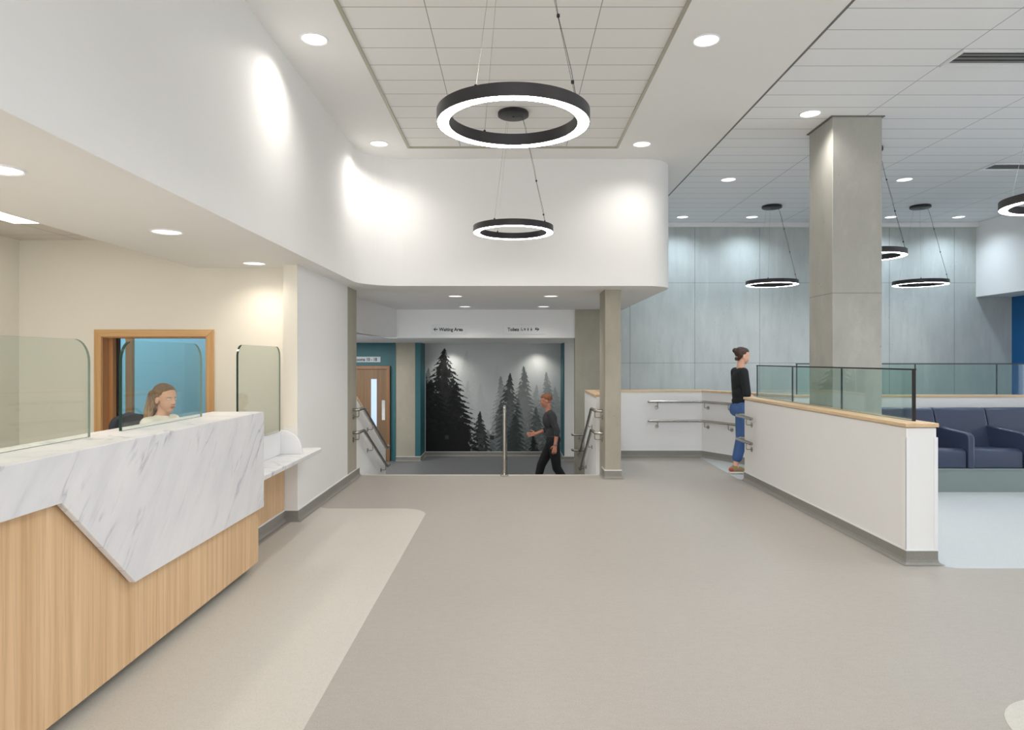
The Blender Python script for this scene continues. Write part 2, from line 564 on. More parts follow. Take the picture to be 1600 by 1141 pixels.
path = [(-1.80, -4.0), (-1.80, 7.55)]
path += arc(-1.32, 7.68, 0.48, 180, 90, 12)[0:]
path += arc(1.55, 8.54, 0.38, 270, 360, 14)
path += [(1.93, 12.0)]
up = MB().wall(path, 0.10, ZS + 0.001, ZC)
struct(up.build('wall_upper', M['white'], smooth=True))

# soffits at 2.38
q = path
sof = MB()
poly = [(-3.0, -4.0)] + offset(path, 0.003) + [(-3.0, 12.0)]
sof.prism(poly, 2, ZS, ZS + 0.03)
struct(sof.build('ceiling_soffit', M['ceil_white']))
sbox('ceiling_desk_upstand', M['ceil_white'], -3.06, -3.0, -4.0, 6.55, ZS, 2.66)
sbox('ceiling_desk', M['tile_desk'], -4.9, -3.0, -4.0, 6.55, 2.645, 2.69)
# main ceiling: plain border around an inset of metal tiles, tiled ceiling over the right
mc = MB()
mc.box(-1.95, -1.20, -4, 12, ZC, ZC + 0.05)
mc.box(1.19, 2.27, -4, 12, ZC, ZC + 0.05)
mc.box(-1.20, 1.19, 7.755, 12, ZC, ZC + 0.05)
struct(mc.build('ceiling', M['ceil_white']))
sbox('ceiling_tiled_inset', M['tile_mid'], -1.20, 1.19, -4, 7.755, ZC + 0.012, ZC + 0.05)
tr = MB()
for x in (-1.20, 1.165): tr.box(x, x + 0.025, -4, 7.755, ZC - 0.004, ZC + 0.012)
tr.box(-1.175, 1.165, 7.735, 7.755, ZC - 0.004, ZC + 0.012)
struct(tr.build('trim_2', M['joint']))
sbox('ceiling_tiled_right', M['tile_right'], 2.28, 12, -4, 12, ZC + 0.004, ZC + 0.05)
sbox('trim_3', M['slat'], 2.262, 2.282, -4, 12, ZC - 0.002, ZC + 0.004)

# ------------------------------------------------------------------ reception back room
BY = 6.55
wb = MB()
OX0, OX1, OZ0, OZ1 = -3.945, -2.935, 0.60, 1.72
wb.box(-4.9, OX0, BY, BY + 0.14, 0, 2.68)
wb.box(OX1, -2.06, BY, BY + 0.14, 0, 2.68)
wb.box(OX0, OX1, BY, BY + 0.14, OZ1, 2.68)
wb.box(OX0, OX1, BY, BY + 0.14, 0, OZ0)
struct(wb.build('wall_reception', M['cream']))
sbox('wall_end_light_skin', M['cream'], -2.131, -2.0, 6.324, 6.331, 0.88, ZS)  # thin skin on the white wall end, its cream-lit look put into the colour
sbox('wall_reception_side', M['cream'], -4.9, -4.74, -4.0, BY, 0, 2.66)
# oak lined glazed opening
win = bpy.data.objects.new('window_1', None); C.objects.link(win); win['kind'] = 'structure'
win.location = (OX0, BY, OZ0); win['_o'] = [OX0, BY, OZ0]
fw = 0.068
MB().prism([(OX0 - fw, OZ0 - fw), (OX0, OZ0), (OX0, OZ1), (OX0 - fw, OZ1 + fw)], 1, BY - 0.018, BY).build('window_frame', M['oak_frame'], win, bevel=0.003)
MB().prism([(OX1 + fw, OZ0 - fw), (OX1, OZ0), (OX1, OZ1), (OX1 + fw, OZ1 + fw)], 1, BY - 0.018, BY).build('window_frame', M['oak_frame'], win, bevel=0.003)
MB().prism([(OX0 - fw, OZ1 + fw), (OX1 + fw, OZ1 + fw), (OX1, OZ1), (OX0, OZ1)], 1, BY - 0.018, BY).build('window_frame', M['oak_frame_x'], win, bevel=0.003)
MB().prism([(OX0 - fw, OZ0 - fw), (OX1 + fw, OZ0 - fw), (OX1, OZ0), (OX0, OZ0)], 1, BY - 0.018, BY).build('window_sill', M['oak_frame_x'], win, bevel=0.003)
jl = MB(); jl.box(OX0, OX0 + 0.012, BY - 0.01, BY + 0.22, OZ0, OZ1).box(OX0 + 0.012, OX0 + 0.05, BY + 0.09, BY + 0.20, OZ0, OZ1)
jl.build('window_lining', M['oak_dark'], win, bevel=0.002)
MB().box(OX1 - 0.012, OX1, BY - 0.01, BY + 0.22, OZ0, OZ1).build('window_lining', M['oak_frame'], win, bevel=0.002)
MB().box(OX0 + 0.012, OX1 - 0.012, BY - 0.01, BY + 0.22, OZ1 - 0.012, OZ1).build('window_lining', M['oak_dark'], win, bevel=0.002)
MB().box(OX0 + 0.051, OX0 + 0.064, BY + 0.15, BY + 0.20, OZ0, OZ1 - 0.012).build('glazing_seal', M['black_flat'], win)
MB().box(OX0 + 0.066, OX0 + 0.13, BY + 0.28, BY + 0.33, OZ0 - 0.4, OZ1 + 0.2).build('inner_post', M['oak_dark'], win)
MB().box(OX0 + 0.051, OX1 - 0.012, BY + 0.145, BY + 0.151, OZ0, OZ1 - 0.012).build('window_pane', M['glass'], win)
# blue room behind
sbox('wall_blue_room', M['roomblue'], -6.5, -2.2, 8.05, 8.2, 0, 2.5)
sbox('wall_blue_room_side', M['roomblue'], -6.5, -6.4, BY + 0.14, 8.05, 0, 2.5)
sbox('wall_blue_room_right', M['roomblue'], -2.3, -2.14, BY + 0.14, 8.05, 0, 2.37)
sbox('ceiling_blue_room', M['ceil_white'], -6.5, -3.06, BY + 0.14, 8.2, 2.5, 2.6)
lg = bpy.data.lights.new('back_room_light', 'AREA'); lg.energy = 14; lg.shape = 'RECTANGLE'; lg.size = 1.2; lg.size_y = 0.6
lg.color = (0.92, 0.97, 1.0)
lo = bpy.data.objects.new('back_room_light', lg); C.objects.link(lo); lo.location = (-4.2, 7.3, 2.48)

# ------------------------------------------------------------------ right: concrete wall, bulkhead, blue wall
sbox('wall_concrete', M['concrete'], 1.09, 9.0, 12.0, 12.25, LOW, 3.82)
struct(MB().box(1.085, 1.72, 11.985, 12.2, LOW, ZS).build('pillar', M['concrete_warm']))  # left end of the concrete wall, warm corridor light put into its colour
sbox('trim_4', M['white'], 1.93, 9.0, 11.93, 12.2, 3.82, ZC)
sbox('wall_bulkhead', M['white'], 8.13, 8.25, -4, 12.0, 2.60, ZC)
sbox('ceiling_bulkhead', M['ceil_white'], 8.25, 12, -4, 12.0, 2.60, 2.64)
sbox('wall_blue', M['blue'], 8.76, 8.9, 8.0, 12.0, LOW, 2.60)
struct(MB().box(3.15, 3.64, 6.74, 7.27, 0, ZC).build('pillar', M['concrete_col'], bevel=0.006))
struct(MB().box(3.13, 3.66, 6.72, 7.29, ZC - 0.006, ZC + 0.003).build('trim_5', M['slat']))
struct(MB().box(1.155, 1.357, 8.60, 9.13, LOW, ZS).build('pillar', M['concrete_warm'], bevel=0.006))
skirt('baseboard_right', [(1.155, 8.87), (1.155, 8.60), (1.357, 8.60), (1.357, 9.13)], left=False)

# screen wall round the stair head and behind the bench, oak coping on top
wp = [(1.11, EDGE + 0.25), (1.11, 10.5), (2.90, 10.5), (3.72, 9.05), (8.76, 9.05)]
cw = MB().wall([(1.23, 9.13), (1.23, 10.5)], 0.12, LOW, 1.0)
struct(cw.build('wall_stair_right', M['white']))
bp = [(1.11, 10.5), (2.90, 10.5), (3.72, 9.05), (8.76, 9.05)]
struct(MB().wall(bp, 0.12, LOW, 1.0).build('wall_screen', M['white']))
cp = MB().wall(offset(bp, -0.012), 0.144, 1.0, 1.03)
struct(cp.build('trim_6', M['oak_x'], bevel=0.003))
struct(MB().box(1.098, 1.242, 9.13, 10.487, 1.0, 1.03).build('trim_7', M['oak_y'], bevel=0.003))
skirt('baseboard_screen', [(1.24, 10.5), (2.90, 10.5), (3.72, 9.05), (8.7, 9.05)], left=False)

# low wall in the middle of the lobby
lw = MB().box(2.88, 3.10, 5.0, 8.51, 0, 1.0)
LWo = struct(lw.build('wall_low', M['white'], bevel=0.008))
struct(MB().box(2.868, 3.112, 4.99, 8.52, 1.004, 1.034).build('trim_8', M['oak_y'], bevel=0.004))
skirt('baseboard_low', [(2.88, 8.51), (2.88, 5.0), (3.10, 5.0), (3.10, 8.51)][::-1], left=True)
cg = MB()
for x0, x1 in ((2.872, 2.9), (3.08, 3.108)):
    pass
cg.box(2.874, 2.8795, 4.994, 5.05, 0.112, 0.93).box(2.874, 2.9, 4.9945, 4.9995, 0.112, 0.93)
cg.box(3.1005, 3.106, 4.994, 5.05, 0.112, 0.93).box(3.08, 3.106, 4.9945, 4.9995, 0.112, 0.93)
struct(cg.build('trim_9', M['gloss_white']))

sbox('wall_light_block_right', M['white'], 3.2, 12, -4.1, -4.0, 0, ZC)  # unseen wall added to cut the daylight from behind the camera
sbox('wall_back_left', M['white'], -4.9, -2.2, -4.1, -4.0, 0, ZC)  # left counterpart, also unseen and added to block light
sbox('wall_right', M['white'], 12, 12.1, -4.1, 2.0, 0, 2.64)
# ------------------------------------------------------------------ lower hall
LC = 1.88
sbox('wall_sign_bulkhead', M['white'], -2.05, 1.09, 12.0, 12.15, LC, ZS)
struct(MB().wall([(-2.05, 12.0), (-2.25, 9.3), (-2.25, 8.24)], -0.10, LC, ZS + 0.02).build('wall_side_bulkhead', M['white']))
sbox('ceiling_lower', M['ceil_white'], -6, 10, 12.15, 16.6, LC, LC + 0.05)
sbox('ceiling_lower_left', M['ceil_white'], -6, -2.2, 8.75, 12.15, LC, LC + 0.05)
sbox('wall_mural', M['white'], -2.10, 1.15, 16.25, 16.4, LOW, LC)
sbox('wall_lower_right', M['white'], 1.15, 8.0, 15.5, 15.65, LOW, LC)
sbox('wall_teal_return', M['teal'], 1.13, 1.16, 15.49, 16.25, LOW, LC)
sbox('wall_teal', M['teal'], -6, -2.72, 15.5, 15.65, LOW, LC)
struct(MB().box(-2.72, -2.66, 15.42, 15.6, LOW, LC).build('wall_teal_edge', M['teal']))
struct(MB().box(-2.66, -2.22, 15.44, 15.65, LOW, LC).build('pillar', M['concrete_warm']))
struct(MB().box(-2.22, -2.10, 15.44, 16.25, LOW, LC).build('wall_teal_pier', M['teal']))
sbox('wall_lower_left', M['white'], -6.1, -6, 8.7, 15.6, LOW, LC)
sbox('wall_lower_far_right', M['white'], 8.0, 8.1, 12.2, 15.6, LOW, LC)
skirt('baseboard_mural', [(-2.66, 15.44), (-2.10, 15.44), (-2.10, 16.25), (1.13, 16.25), (1.13, 15.49), (8.0, 15.49)], z=LOW, left=False, m='skirt')
# stair side wall on the left with a raking oak coping
sw = MB()
sw.prism([(8.71, LOW), (10.70, LOW), (10.70, 0.10), (8.71, 1.0)], 0, -2.12, -2.0)
struct(sw.build('wall_stair_left', M['white']))
sl = (0.10 - 1.0) / (10.70 - 8.71)
struct(MB().prism([(8.71, 1.0), (10.71, 0.10), (10.71, 0.13), (8.71, 1.03)], 0, -2.132, -1.988).build('trim_10', M['oak_y']))

# door in the teal wall
dr = bpy.data.objects.new('door_1', None); C.objects.link(dr); dr['kind'] = 'structure'
dr.location = (-3.3, 15.5, LOW); dr['_o'] = [-3.3, 15.5, LOW]
f_ = MB().box(-2.86, -2.79, 15.42, 15.5, LOW, 1.355).box(-3.92, -3.85, 15.42, 15.5, LOW, 1.355).box(-3.85, -2.86, 15.42, 15.5, 1.285, 1.355)
f_.build('door_frame', M['door_frame'], dr, bevel=0.004)
lf = MB().box(-3.845, -3.22, 15.45, 15.49, LOW + 0.01, 1.28).box(-3.09, -2.865, 15.45, 15.49, LOW + 0.01, 1.28)
lf.box(-3.22, -3.09, 15.45, 15.49, 1.06, 1.28).box(-3.22, -3.09, 15.45, 15.49, LOW + 0.01, -0.25)
lf.build('door_leaf', M['door_oak'], dr)
MB().box(-3.22, -3.09, 15.462, 15.478, -0.25, 1.06).build('vision_panel', M['litglass'], dr)
MB().box(-2.975, -2.90, 15.444, 15.45, 0.13, 0.58).build('push_plate', M['steel'], dr, bevel=0.002)

# ------------------------------------------------------------------ forest mural (a flat printed picture on the wall)
def mural():
    W, H = 420, 345
    X, Y = np.meshgrid(np.linspace(30, 1350, W), np.linspace(15, 1100, H))
    def fbm(sx, sy, seed, octs=4):
        rs = np.random.RandomState(seed); out = np.zeros((H, W)); amp = 1; tot = 0
        for o in range(octs):
            gx, gy = int(sx * 2 ** o) + 2, int(sy * 2 ** o) + 2
            g = rs.rand(gy, gx)
            xi = np.linspace(0, gx - 1.001, W); yi = np.linspace(0, gy - 1.001, H)
            x0 = xi.astype(int); y0 = yi.astype(int); fx = xi - x0; fy = (yi - y0)[:, None]
            fx = fx * fx * (3 - 2 * fx); fy = fy * fy * (3 - 2 * fy)
            a = g[np.ix_(y0, x0)] * (1 - fx) + g[np.ix_(y0, x0 + 1)] * fx
            b = g[np.ix_(y0 + 1, x0)] * (1 - fx) + g[np.ix_(y0 + 1, x0 + 1)] * fx
            out += amp * (a * (1 - fy) + b * fy); tot += amp; amp *= 0.55
        return out / tot
    fog = fbm(3, 3, 1, 5); grit = fbm(60, 50, 2, 3); grain = np.random.RandomState(3).rand(H, W)
    t = np.clip((Y - 15) / 1085, 0, 1)
    base = np.stack([0.64 - 0.12 * t, 0.65 - 0.10 * t, 0.63 - 0.07 * t], -1)
    base += ((fog - 0.5) * 0.10)[..., None]
    # darker wooded ground low right
    low = np.clip((Y - 520 - 180 * fog) / 500, 0, 1) * np.clip((X - 600) / 300, 0.35, 1)
    tex = (fbm(26, 22, 5, 4) - 0.5)
    base = base * (1 - 0.55 * low[..., None]) + (low * 0.55)[..., None] * np.array([0.20, 0.235, 0.235])
    base += (tex * 0.55 * low)[..., None]
    img = base
    def tree(img, cx, top, bot, hw, col, alpha, period, seed, fade=0.0, ragged=1.0):
        rs = np.random.RandomState(seed)
        n1 = fbm(40, 34, seed + 20, 3); n2 = fbm(10, 60, seed + 40, 3)
        dy = Y - top; tt = np.clip(dy / (bot - top), 0, 1)
        ax = np.abs(X - cx - 6 * np.sin(Y / 60.0 + seed))
        side = np.where(X > cx, 0.37, 0.0) * period
        ph = (dy - 0.30 * ax + side + 26 * (n2 - 0.5)) / period
        saw = ph - np.floor(ph)
        w_ = hw * tt ** 0.85 * (0.50 + 0.50 * saw + ragged * 0.50 * (n1 - 0.5)) + 3
        m = (ax < w_) & (dy > 0)
        holes = (n1 > 0.66) & (ax > 0.30 * w_) & (ax > 12)
        a = m.astype(float) * alpha * np.where(holes, 0.45, 1.0)
        a *= 1 - fade * tt
        c = np.array(col)[None, None] + ((n1 - 0.5) * 0.10 * (1 if max(col) > 0.06 else 0.25))[..., None]
        return img * (1 - a[..., None]) + c * a[..., None]
    T = tree
    img = T(img, 430, 80, 420, 90, (0.42, 0.43, 0.42), 0.35, 46, 1, 0.6)
    img = T(img, 440, 385, 760, 90, (0.36, 0.38, 0.38), 0.45, 46, 2, 0.8)
    img = T(img, 570, 420, 760, 90, (0.40, 0.42, 0.42), 0.35, 40, 3, 0.8)
    img = T(img, 735, 230, 560, 80, (0.46, 0.47, 0.46), 0.25, 40, 31, 0.8)
    img = T(img, 1075, 150, 520, 90, (0.48, 0.49, 0.47), 0.25, 44, 33, 0.8)
    img = T(img, 1300, 450, 900, 120, (0.22, 0.25, 0.25), 0.5, 44, 4, 0.5)
    img = T(img, 770, 340, 800, 120, (0.16, 0.19, 0.19), 0.75, 40, 5, 0.6)
    img = T(img, 1215, 300, 800, 120, (0.14, 0.17, 0.17), 0.75, 40, 6, 0.6)
    img = T(img, 1110, 430, 900, 120, (0.22, 0.25, 0.25), 0.55, 44, 7, 0.6)
    img = T(img, 990, 240, 760, 145, (0.05, 0.065, 0.065), 0.9, 42, 8, 0.45)
    img = T(img, 930, 560, 1100, 150, (0.12, 0.145, 0.145), 0.6, 46, 11, 0.2)
    img = T(img, 850, 310, 820, 150, (0.02, 0.028, 0.028), 0.96, 44, 9, 0.25)
    img = T(img, 760, 600, 1150, 190, (0.05, 0.062, 0.062), 0.85, 52, 10, 0.45)
    img = T(img, 1115, 650, 1000, 120, (0.06, 0.075, 0.075), 0.85, 40, 12, 0.35)
    img = T(img, 900, 730, 1150, 170, (0.035, 0.046, 0.046), 0.8, 44, 13, 0.15)
    img = T(img, 1230, 800, 1200, 140, (0.08, 0.095, 0.095), 0.7, 44, 14, 0.15)
    img = T(img, 1085, 930, 1140, 70, (0.012, 0.014, 0.014), 0.95, 34, 15)
    img = T(img, 640, 880, 1200, 150, (0.09, 0.11, 0.11), 0.65, 40, 16)
    img = T(img, 565, 695, 1130, 130, (0.010, 0.012, 0.012), 0.97, 38, 17, 0.1)
    img = T(img, 60, 260, 700, 130, (0.10, 0.115, 0.11), 0.7, 36, 18)
    img = T(img, 20, 230, 620, 70, (0.012, 0.013, 0.013), 0.9, 34, 19)
    img = T(img, 210, 62, 820, 330, (0.006, 0.006, 0.006), 0.98, 50, 20)
    img = T(img, 330, 400, 1080, 260, (0.006, 0.006, 0.006), 0.98, 50, 21)
    img = T(img, 80, 380, 820, 260, (0.006, 0.006, 0.006), 0.98, 50, 22)
    img = T(img, 160, 700, 900, 420, (0.006, 0.006, 0.006), 0.98, 60, 23)
    lowleft = (Y > 860 + 60 * fog) & (X < 430 + 60 * grit)
    img = np.where(lowleft[..., None], 0.006, img)
    img += ((grain - 0.5) * 0.012)[..., None]
    img = np.clip(img, 0.003, 0.8)
    x = np.linspace(-2.085, 1.125, W); z = np.linspace(LC, LOW + 0.112, H)
    gx, gz = np.meshgrid(x, z)
    vs_ = np.stack([gx, np.full_like(gx, 16.2455), gz], -1).reshape(-1, 3)
    i = np.arange(W - 1)[None, :] + (np.arange(H - 1) * W)[:, None]
    fs = np.stack([i, i + W, i + W + 1, i + 1], -1).reshape(-1, 4)
    nb = len(vs_)
    # thin backing so that the printed sheet is a panel rather than a bare plane
    bk = [(x[0], 16.2495, z[0]), (x[-1], 16.2495, z[0]), (x[-1], 16.2495, z[-1]), (x[0], 16.2495, z[-1])]
    me = bpy.data.meshes.new('forest_mural')
    me.from_pydata(vs_.tolist() + bk, [], fs.tolist() + [(nb, nb + 1, nb + 2, nb + 3)])
    ca = me.color_attributes.new('print', 'FLOAT_COLOR', 'POINT')
    col = np.ones((nb + 4, 4), dtype=np.float32)
    col[:nb, :3] = img.reshape(-1, 3)
    ca.data.foreach_set('color', col.ravel())
    t = NT('forest_print')
    at = t.n('ShaderNodeAttribute'); at.attribute_name = 'print'
    t.base(at.outputs['Color'], 0.6, spec=0.3)
    me.materials.append(t.m)
    o = bpy.data.objects.new('forest_mural', me)
    C.objects.link(o)
    tag(o, 'black and grey misty pine forest mural on the far wall down the stairs', 'mural')
mural()
for px_, lb in ((-0.505, 'small black wall socket near the middle of the forest mural'), (-1.91 + 0.33, 'black wall socket low on the dark trees at the left of the mural')):
    s_ = thing('wall_socket', lb, 'socket', (px_, 16.235, -0.35), group='sockets on the mural', world=True)
    MB().box(px_ - 0.045, px_ + 0.045, 16.228, 16.2445, -0.395, -0.305).build('face_plate', M['black_flat'], s_, bevel=0.004)
    MB().box(px_ - 0.025, px_ + 0.025, 16.225, 16.229, -0.375, -0.325).build('switch', M['black'], s_)

# ------------------------------------------------------------------ signs
def text_mesh(parent, name, s, x0, x1, y, zc, cap, m, bold=0.03):
    cu = bpy.data.curves.new('t', 'FONT')
    cu.body = s; cu.size = 1; cu.extrude = 0.02; cu.offset = bold; cu.resolution_u = 3
    to = bpy.data.objects.new('t', cu); C.objects.link(to)
    bpy.context.view_layer.update()
    me = bpy.data.meshes.new_from_object(to.evaluated_get(bpy.context.evaluated_depsgraph_get()))
    bpy.data.objects.remove(to)
    xs = [v.co.x for v in me.vertices]
    k = (x1 - x0) / (max(xs) - min(xs)); mn = min(xs)
    kz = cap / 0.69
    off = Vector(parent['_o'])
    for v in me.vertices:
        v.co = Vector((x0 + (v.co.x - mn) * k, y - 0.0008 - (v.co.z + 0.02) * 0.02, zc + (v.co.y - 0.345) * kz)) - off
    me.materials.append(m)
    o = bpy.data.objects.new(name, me); C.objects.link(o); o.parent = parent
    return o
def arrow(parent, x, y, z, s, d, name='arrow', hook=False):
    b = MB(); w_ = s * 0.11
    b.prism([(x - d * s * .5, z), (x - d * s * 0.02, z + s * .42), (x + d * s * .16, z + s * .42), (x - d * s * .2, z + w_), (x + d * s * .5, z + w_),
             (x + d * s * .5, z - w_), (x - d * s * .2, z - w_), (x + d * s * .16, z - s * .42), (x - d * s * 0.02, z - s * .42)], 1, y - 0.002, y - 0.0005)
    if hook:
        b.box(x + d * s * .28 - w_, x + d * s * .28 + w_, y - 0.002, y - 0.0005, z, z + s * .42)
    b.build(name, M['text_black'], parent)
SY = 11.985
s1 = thing('direction_sign', 'white wall sign reading Waiting Area with an arrow pointing left', 'sign', (-1.15, 12, 2.03), group='signs over the stairs', world=True)
MB().box(-1.44, -0.82, SY, 11.9995, 1.945, 2.115).build('sign_plate', M['sign_plate'], s1, bevel=0.003)
arrow(s1, -1.365, SY, 2.03, 0.075, 1)
text_mesh(s1, 'lettering', 'Waiting Area', -1.305, -0.885, SY, 2.03, 0.056, M['text_black'])
s2 = thing('direction_sign', 'white wall sign reading Toilets with pictograms and an arrow to the right', 'sign', (0.2, 12, 2.03), group='signs over the stairs', world=True)
MB().box(-0.16, 0.56, SY, 11.9995, 1.945, 2.115).build('sign_plate', M['sign_plate'], s2, bevel=0.003)
text_mesh(s2, 'lettering', 'Toilets', -0.10, 0.10, SY, 2.03, 0.056, M['text_black'])
def picto(parent, x, kind):
    b = MB(); y0, y1 = SY - 0.002, SY - 0.0005
    if kind == 'wheelchair':
        b.disc((x - .004, (y0 + y1) / 2, 2.053), (0, 1, 0), 0.006, 0.0015, 10)
        b.prism([(x - .008, 2.045), (x, 2.045), (x + .004, 2.026), (x + .02, 2.024), (x + .024, 2.004), (x + .016, 2.006), (x + .012, 2.018), (x - .004, 2.018)], 1, y0, y1)
        for k in range(8):
            a = PI * (0.7 + k / 8 * 1.25)
            b.disc((x + .0 + .015 * math.cos(a), (y0 + y1) / 2, 2.017 + .015 * math.sin(a)), (0, 1, 0), 0.003, 0.0015, 6)
    elif kind == 'baby':
        b.box(x - .018, x + .018, y0, y1, 2.012, 2.018).box(x - .012, x + .014, y0, y1, 2.022, 2.034)
        b.disc((x - .012, (y0 + y1) / 2, 2.042), (0, 1, 0), 0.007, 0.0015, 10)
        b.box(x - .003, x + .016, y0, y1, 2.036, 2.046)
    else:
        b.disc((x, (y0 + y1) / 2, 2.053), (0, 1, 0), 0.006, 0.0015, 10)
        if kind == 'woman':
            b.prism([(x - .006, 2.044), (x + .006, 2.044), (x + .016, 2.020), (x - .016, 2.020)], 1, y0, y1)
        else:
            b.box(x - .010, x + .010, y0, y1, 2.020, 2.044)
        b.box(x - .008, x - .002, y0, y1, 2.002, 2.021).box(x + .002, x + .008, y0, y1, 2.002, 2.021)
    b.build('pictogram', M['text_black'], parent)
for i, k in enumerate(('wheelchair', 'baby', 'man', 'woman')):
    picto(s2, 0.145 + 0.057 * i, k)
arrow(s2, 0.42, SY, 2.03, 0.075, -1, hook=True)
s3 = thing('room_sign', 'pale grey sign reading Rooms 10 - 18 above the oak door', 'sign', (-3.3, 15.5, 1.48), world=True)
MB().box(-3.68, -3.01, 15.485, 15.4995, 1.44, 1.565).build('sign_plate', M['sign_grey'], s3, bevel=0.003)
text_mesh(s3, 'lettering', 'Rooms 10 - 18', -3.60, -3.09, 15.485, 1.503, 0.07, M['text_black'])

# ------------------------------------------------------------------ downlights
def make_downlight(r=0.105):
    root = thing('downlight', '', 'downlight')
    MB().lathe([(r, 0.0), (r, -0.004), (r * 0.93, -0.009), (r * 0.86, -0.004), (r * 0.86, 0.0)], n=36, closed=True).build('trim_ring', M['gloss_white'], root, smooth=True)
    MB().lathe([(r * 0.86, -0.003), (r * 0.5, -0.0015), (0.01, -0.001)], n=36).build('lens', M['lens'], root, smooth=True)
    return root
DL = make_downlight()
first = [True]
spots = {}
def spot_data(col, power, ang=146, blend=1.0):
    k = (col, power, ang)
    if k not in spots:
        d = bpy.data.lights.new('downlight_beam', 'SPOT')
        d.energy = power; d.color = col; d.spot_size = math.radians(ang); d.spot_blend = blend; d.shadow_soft_size = 0.06
        spots[k] = d
    return spots[k]
def downlight(x, y, z, label, group, col, k=1.0, s=1.0, ang=146):
    if first[0]:
        o = DL; first[0] = False
    else:
        o = copy_tree(DL)
        for c in [c for c in o.children if c.type == 'LIGHT']: bpy.data.objects.remove(c)
    o.location = (x, y, z); o.scale = (s, s, s)
    o['label'] = label; o['group'] = group
    l = bpy.data.objects.new('downlight_beam', spot_data(col, SPOT * k, ang)); C.objects.link(l)
    l.parent = o; l.location = (0, 0, -0.02)
    return o
G1 = 'round downlights in the plain ceiling border'
downlight(-1.49, 5.11, ZC, 'large round downlight in the ceiling left of the near ring pendant', G1, NEUT)
downlight(1.45, 5.13, ZC, 'large round downlight in the ceiling right of the near ring pendant', G1, NEUT)
downlight(-1.49, 7.58, ZC, 'round downlight at the far left corner of the tiled ceiling inset', G1, NEUT)
downlight(1.43, 7.60, ZC, 'round downlight at the far right corner of the tiled ceiling inset', G1, NEUT)
G2 = 'downlights in the right hand tiled ceiling'
downlight(2.90, 6.67, ZC + .004, 'downlight in the tiles just left of the big concrete column', G2, NEUT)
downlight(2.87, 9.11, ZC + .004, 'downlight in the tiles beside the upper wall edge, left of the column', G2, COOL)
downlight(2.85, 11.5, ZC + .004, 'small downlight near the concrete wall, leftmost in its row', G2, COOL, 1.35)
downlight(4.02, 11.5, ZC + .004, 'small downlight near the concrete wall, second from left in its row', G2, COOL, 1.35)
downlight(5.22, 9.11, ZC + .004, 'downlight in the tiles right of the big concrete column', G2, COOL)
downlight(6.36, 11.5, ZC + .004, 'small downlight near the concrete wall, just right of the column', G2, COOL, 1.35)
downlight(7.50, 11.5, ZC + .004, 'small downlight near the concrete wall, rightmost in its row', G2, COOL, 1.35)
G3 = 'downlights in the soffit over the stairs'
downlight(-0.80, 9.44, ZS, 'nearer left downlight in the soffit over the stairs', G3, NEUT, .9)
downlight(0.52, 9.44, ZS, 'nearer right downlight in the soffit over the stairs', G3, NEUT, .9)
downlight(-0.80, 11.3, ZS, 'farther left downlight in the soffit, above the Waiting Area sign', G3, NEUT, .6)
downlight(0.50, 11.3, ZS, 'farther right downlight in the soffit, above the Toilets sign', G3, NEUT, .6)
G4 = 'small downlights washing the mural'
downlight(-1.47, 15.93, LC, 'small downlight in the lower ceiling over the left of the mural', G4, NEUT, .85, .8, 118)
downlight(0.57, 15.93, LC, 'small downlight in the lower ceiling over the right of the mural', G4, NEUT, .85, .8, 118)
G5_ = 'downlights in the soffit over the reception desk'
downlight(-2.38, 4.69, ZS, 'middle downlight in the soffit over the reception desk', G5_, WARM, .42)
downlight(-2.36, 6.22, ZS, 'far downlight in the soffit above the small glass screen', G5_, WARM, .42)
downlight(-2.37, 3.15, ZS, 'near downlight in the soffit, cut by the left picture edge', G5_, WARM, .42)

def area(name, loc, e, sx, sy, col, rot=(0, 0, 0)):
    l = bpy.data.lights.new(name, 'AREA'); l.energy = e; l.shape = 'RECTANGLE'; l.size = sx; l.size_y = sy; l.color = col
    o = bpy.data.objects.new(name, l); C.objects.link(o); o.location = loc; o.rotation_euler = rot
    return o
# unseen fill lights added outside the frame or behind the walls, without fittings
for x, y in ((1.45, 2.64), (1.45, 0.2), (-1.49, -2.3), (1.45, -2.3)):
    l = bpy.data.objects.new('fill_beam', spot_data(NEUT, SPOT)); C.objects.link(l); l.location = (x, y, ZC - 0.03)
for x, y in ((5.22, 6.67), (7.5, 9.11), (7.5, 6.67), (5.22, 4.2), (7.5, 4.2), (2.9, 4.2), (4.6, 1.8), (7.0, 1.8), (2.9, 1.8), (5, -1.5)):
    l = bpy.data.objects.new('fill_beam', spot_data(COOL, SPOT)); C.objects.link(l); l.location = (x, y, ZC - 0.03)
l = area('lower_hall_fill', (-3.6, 13.8, LC - 0.02), 36, 1.2, 0.6, NEUT)  # area fills added off to the sides to brighten the lower hall
l = area('corridor_fill', (4.0, 13.6, LC - 0.02), 36, 2.0, 0.6, NEUT)

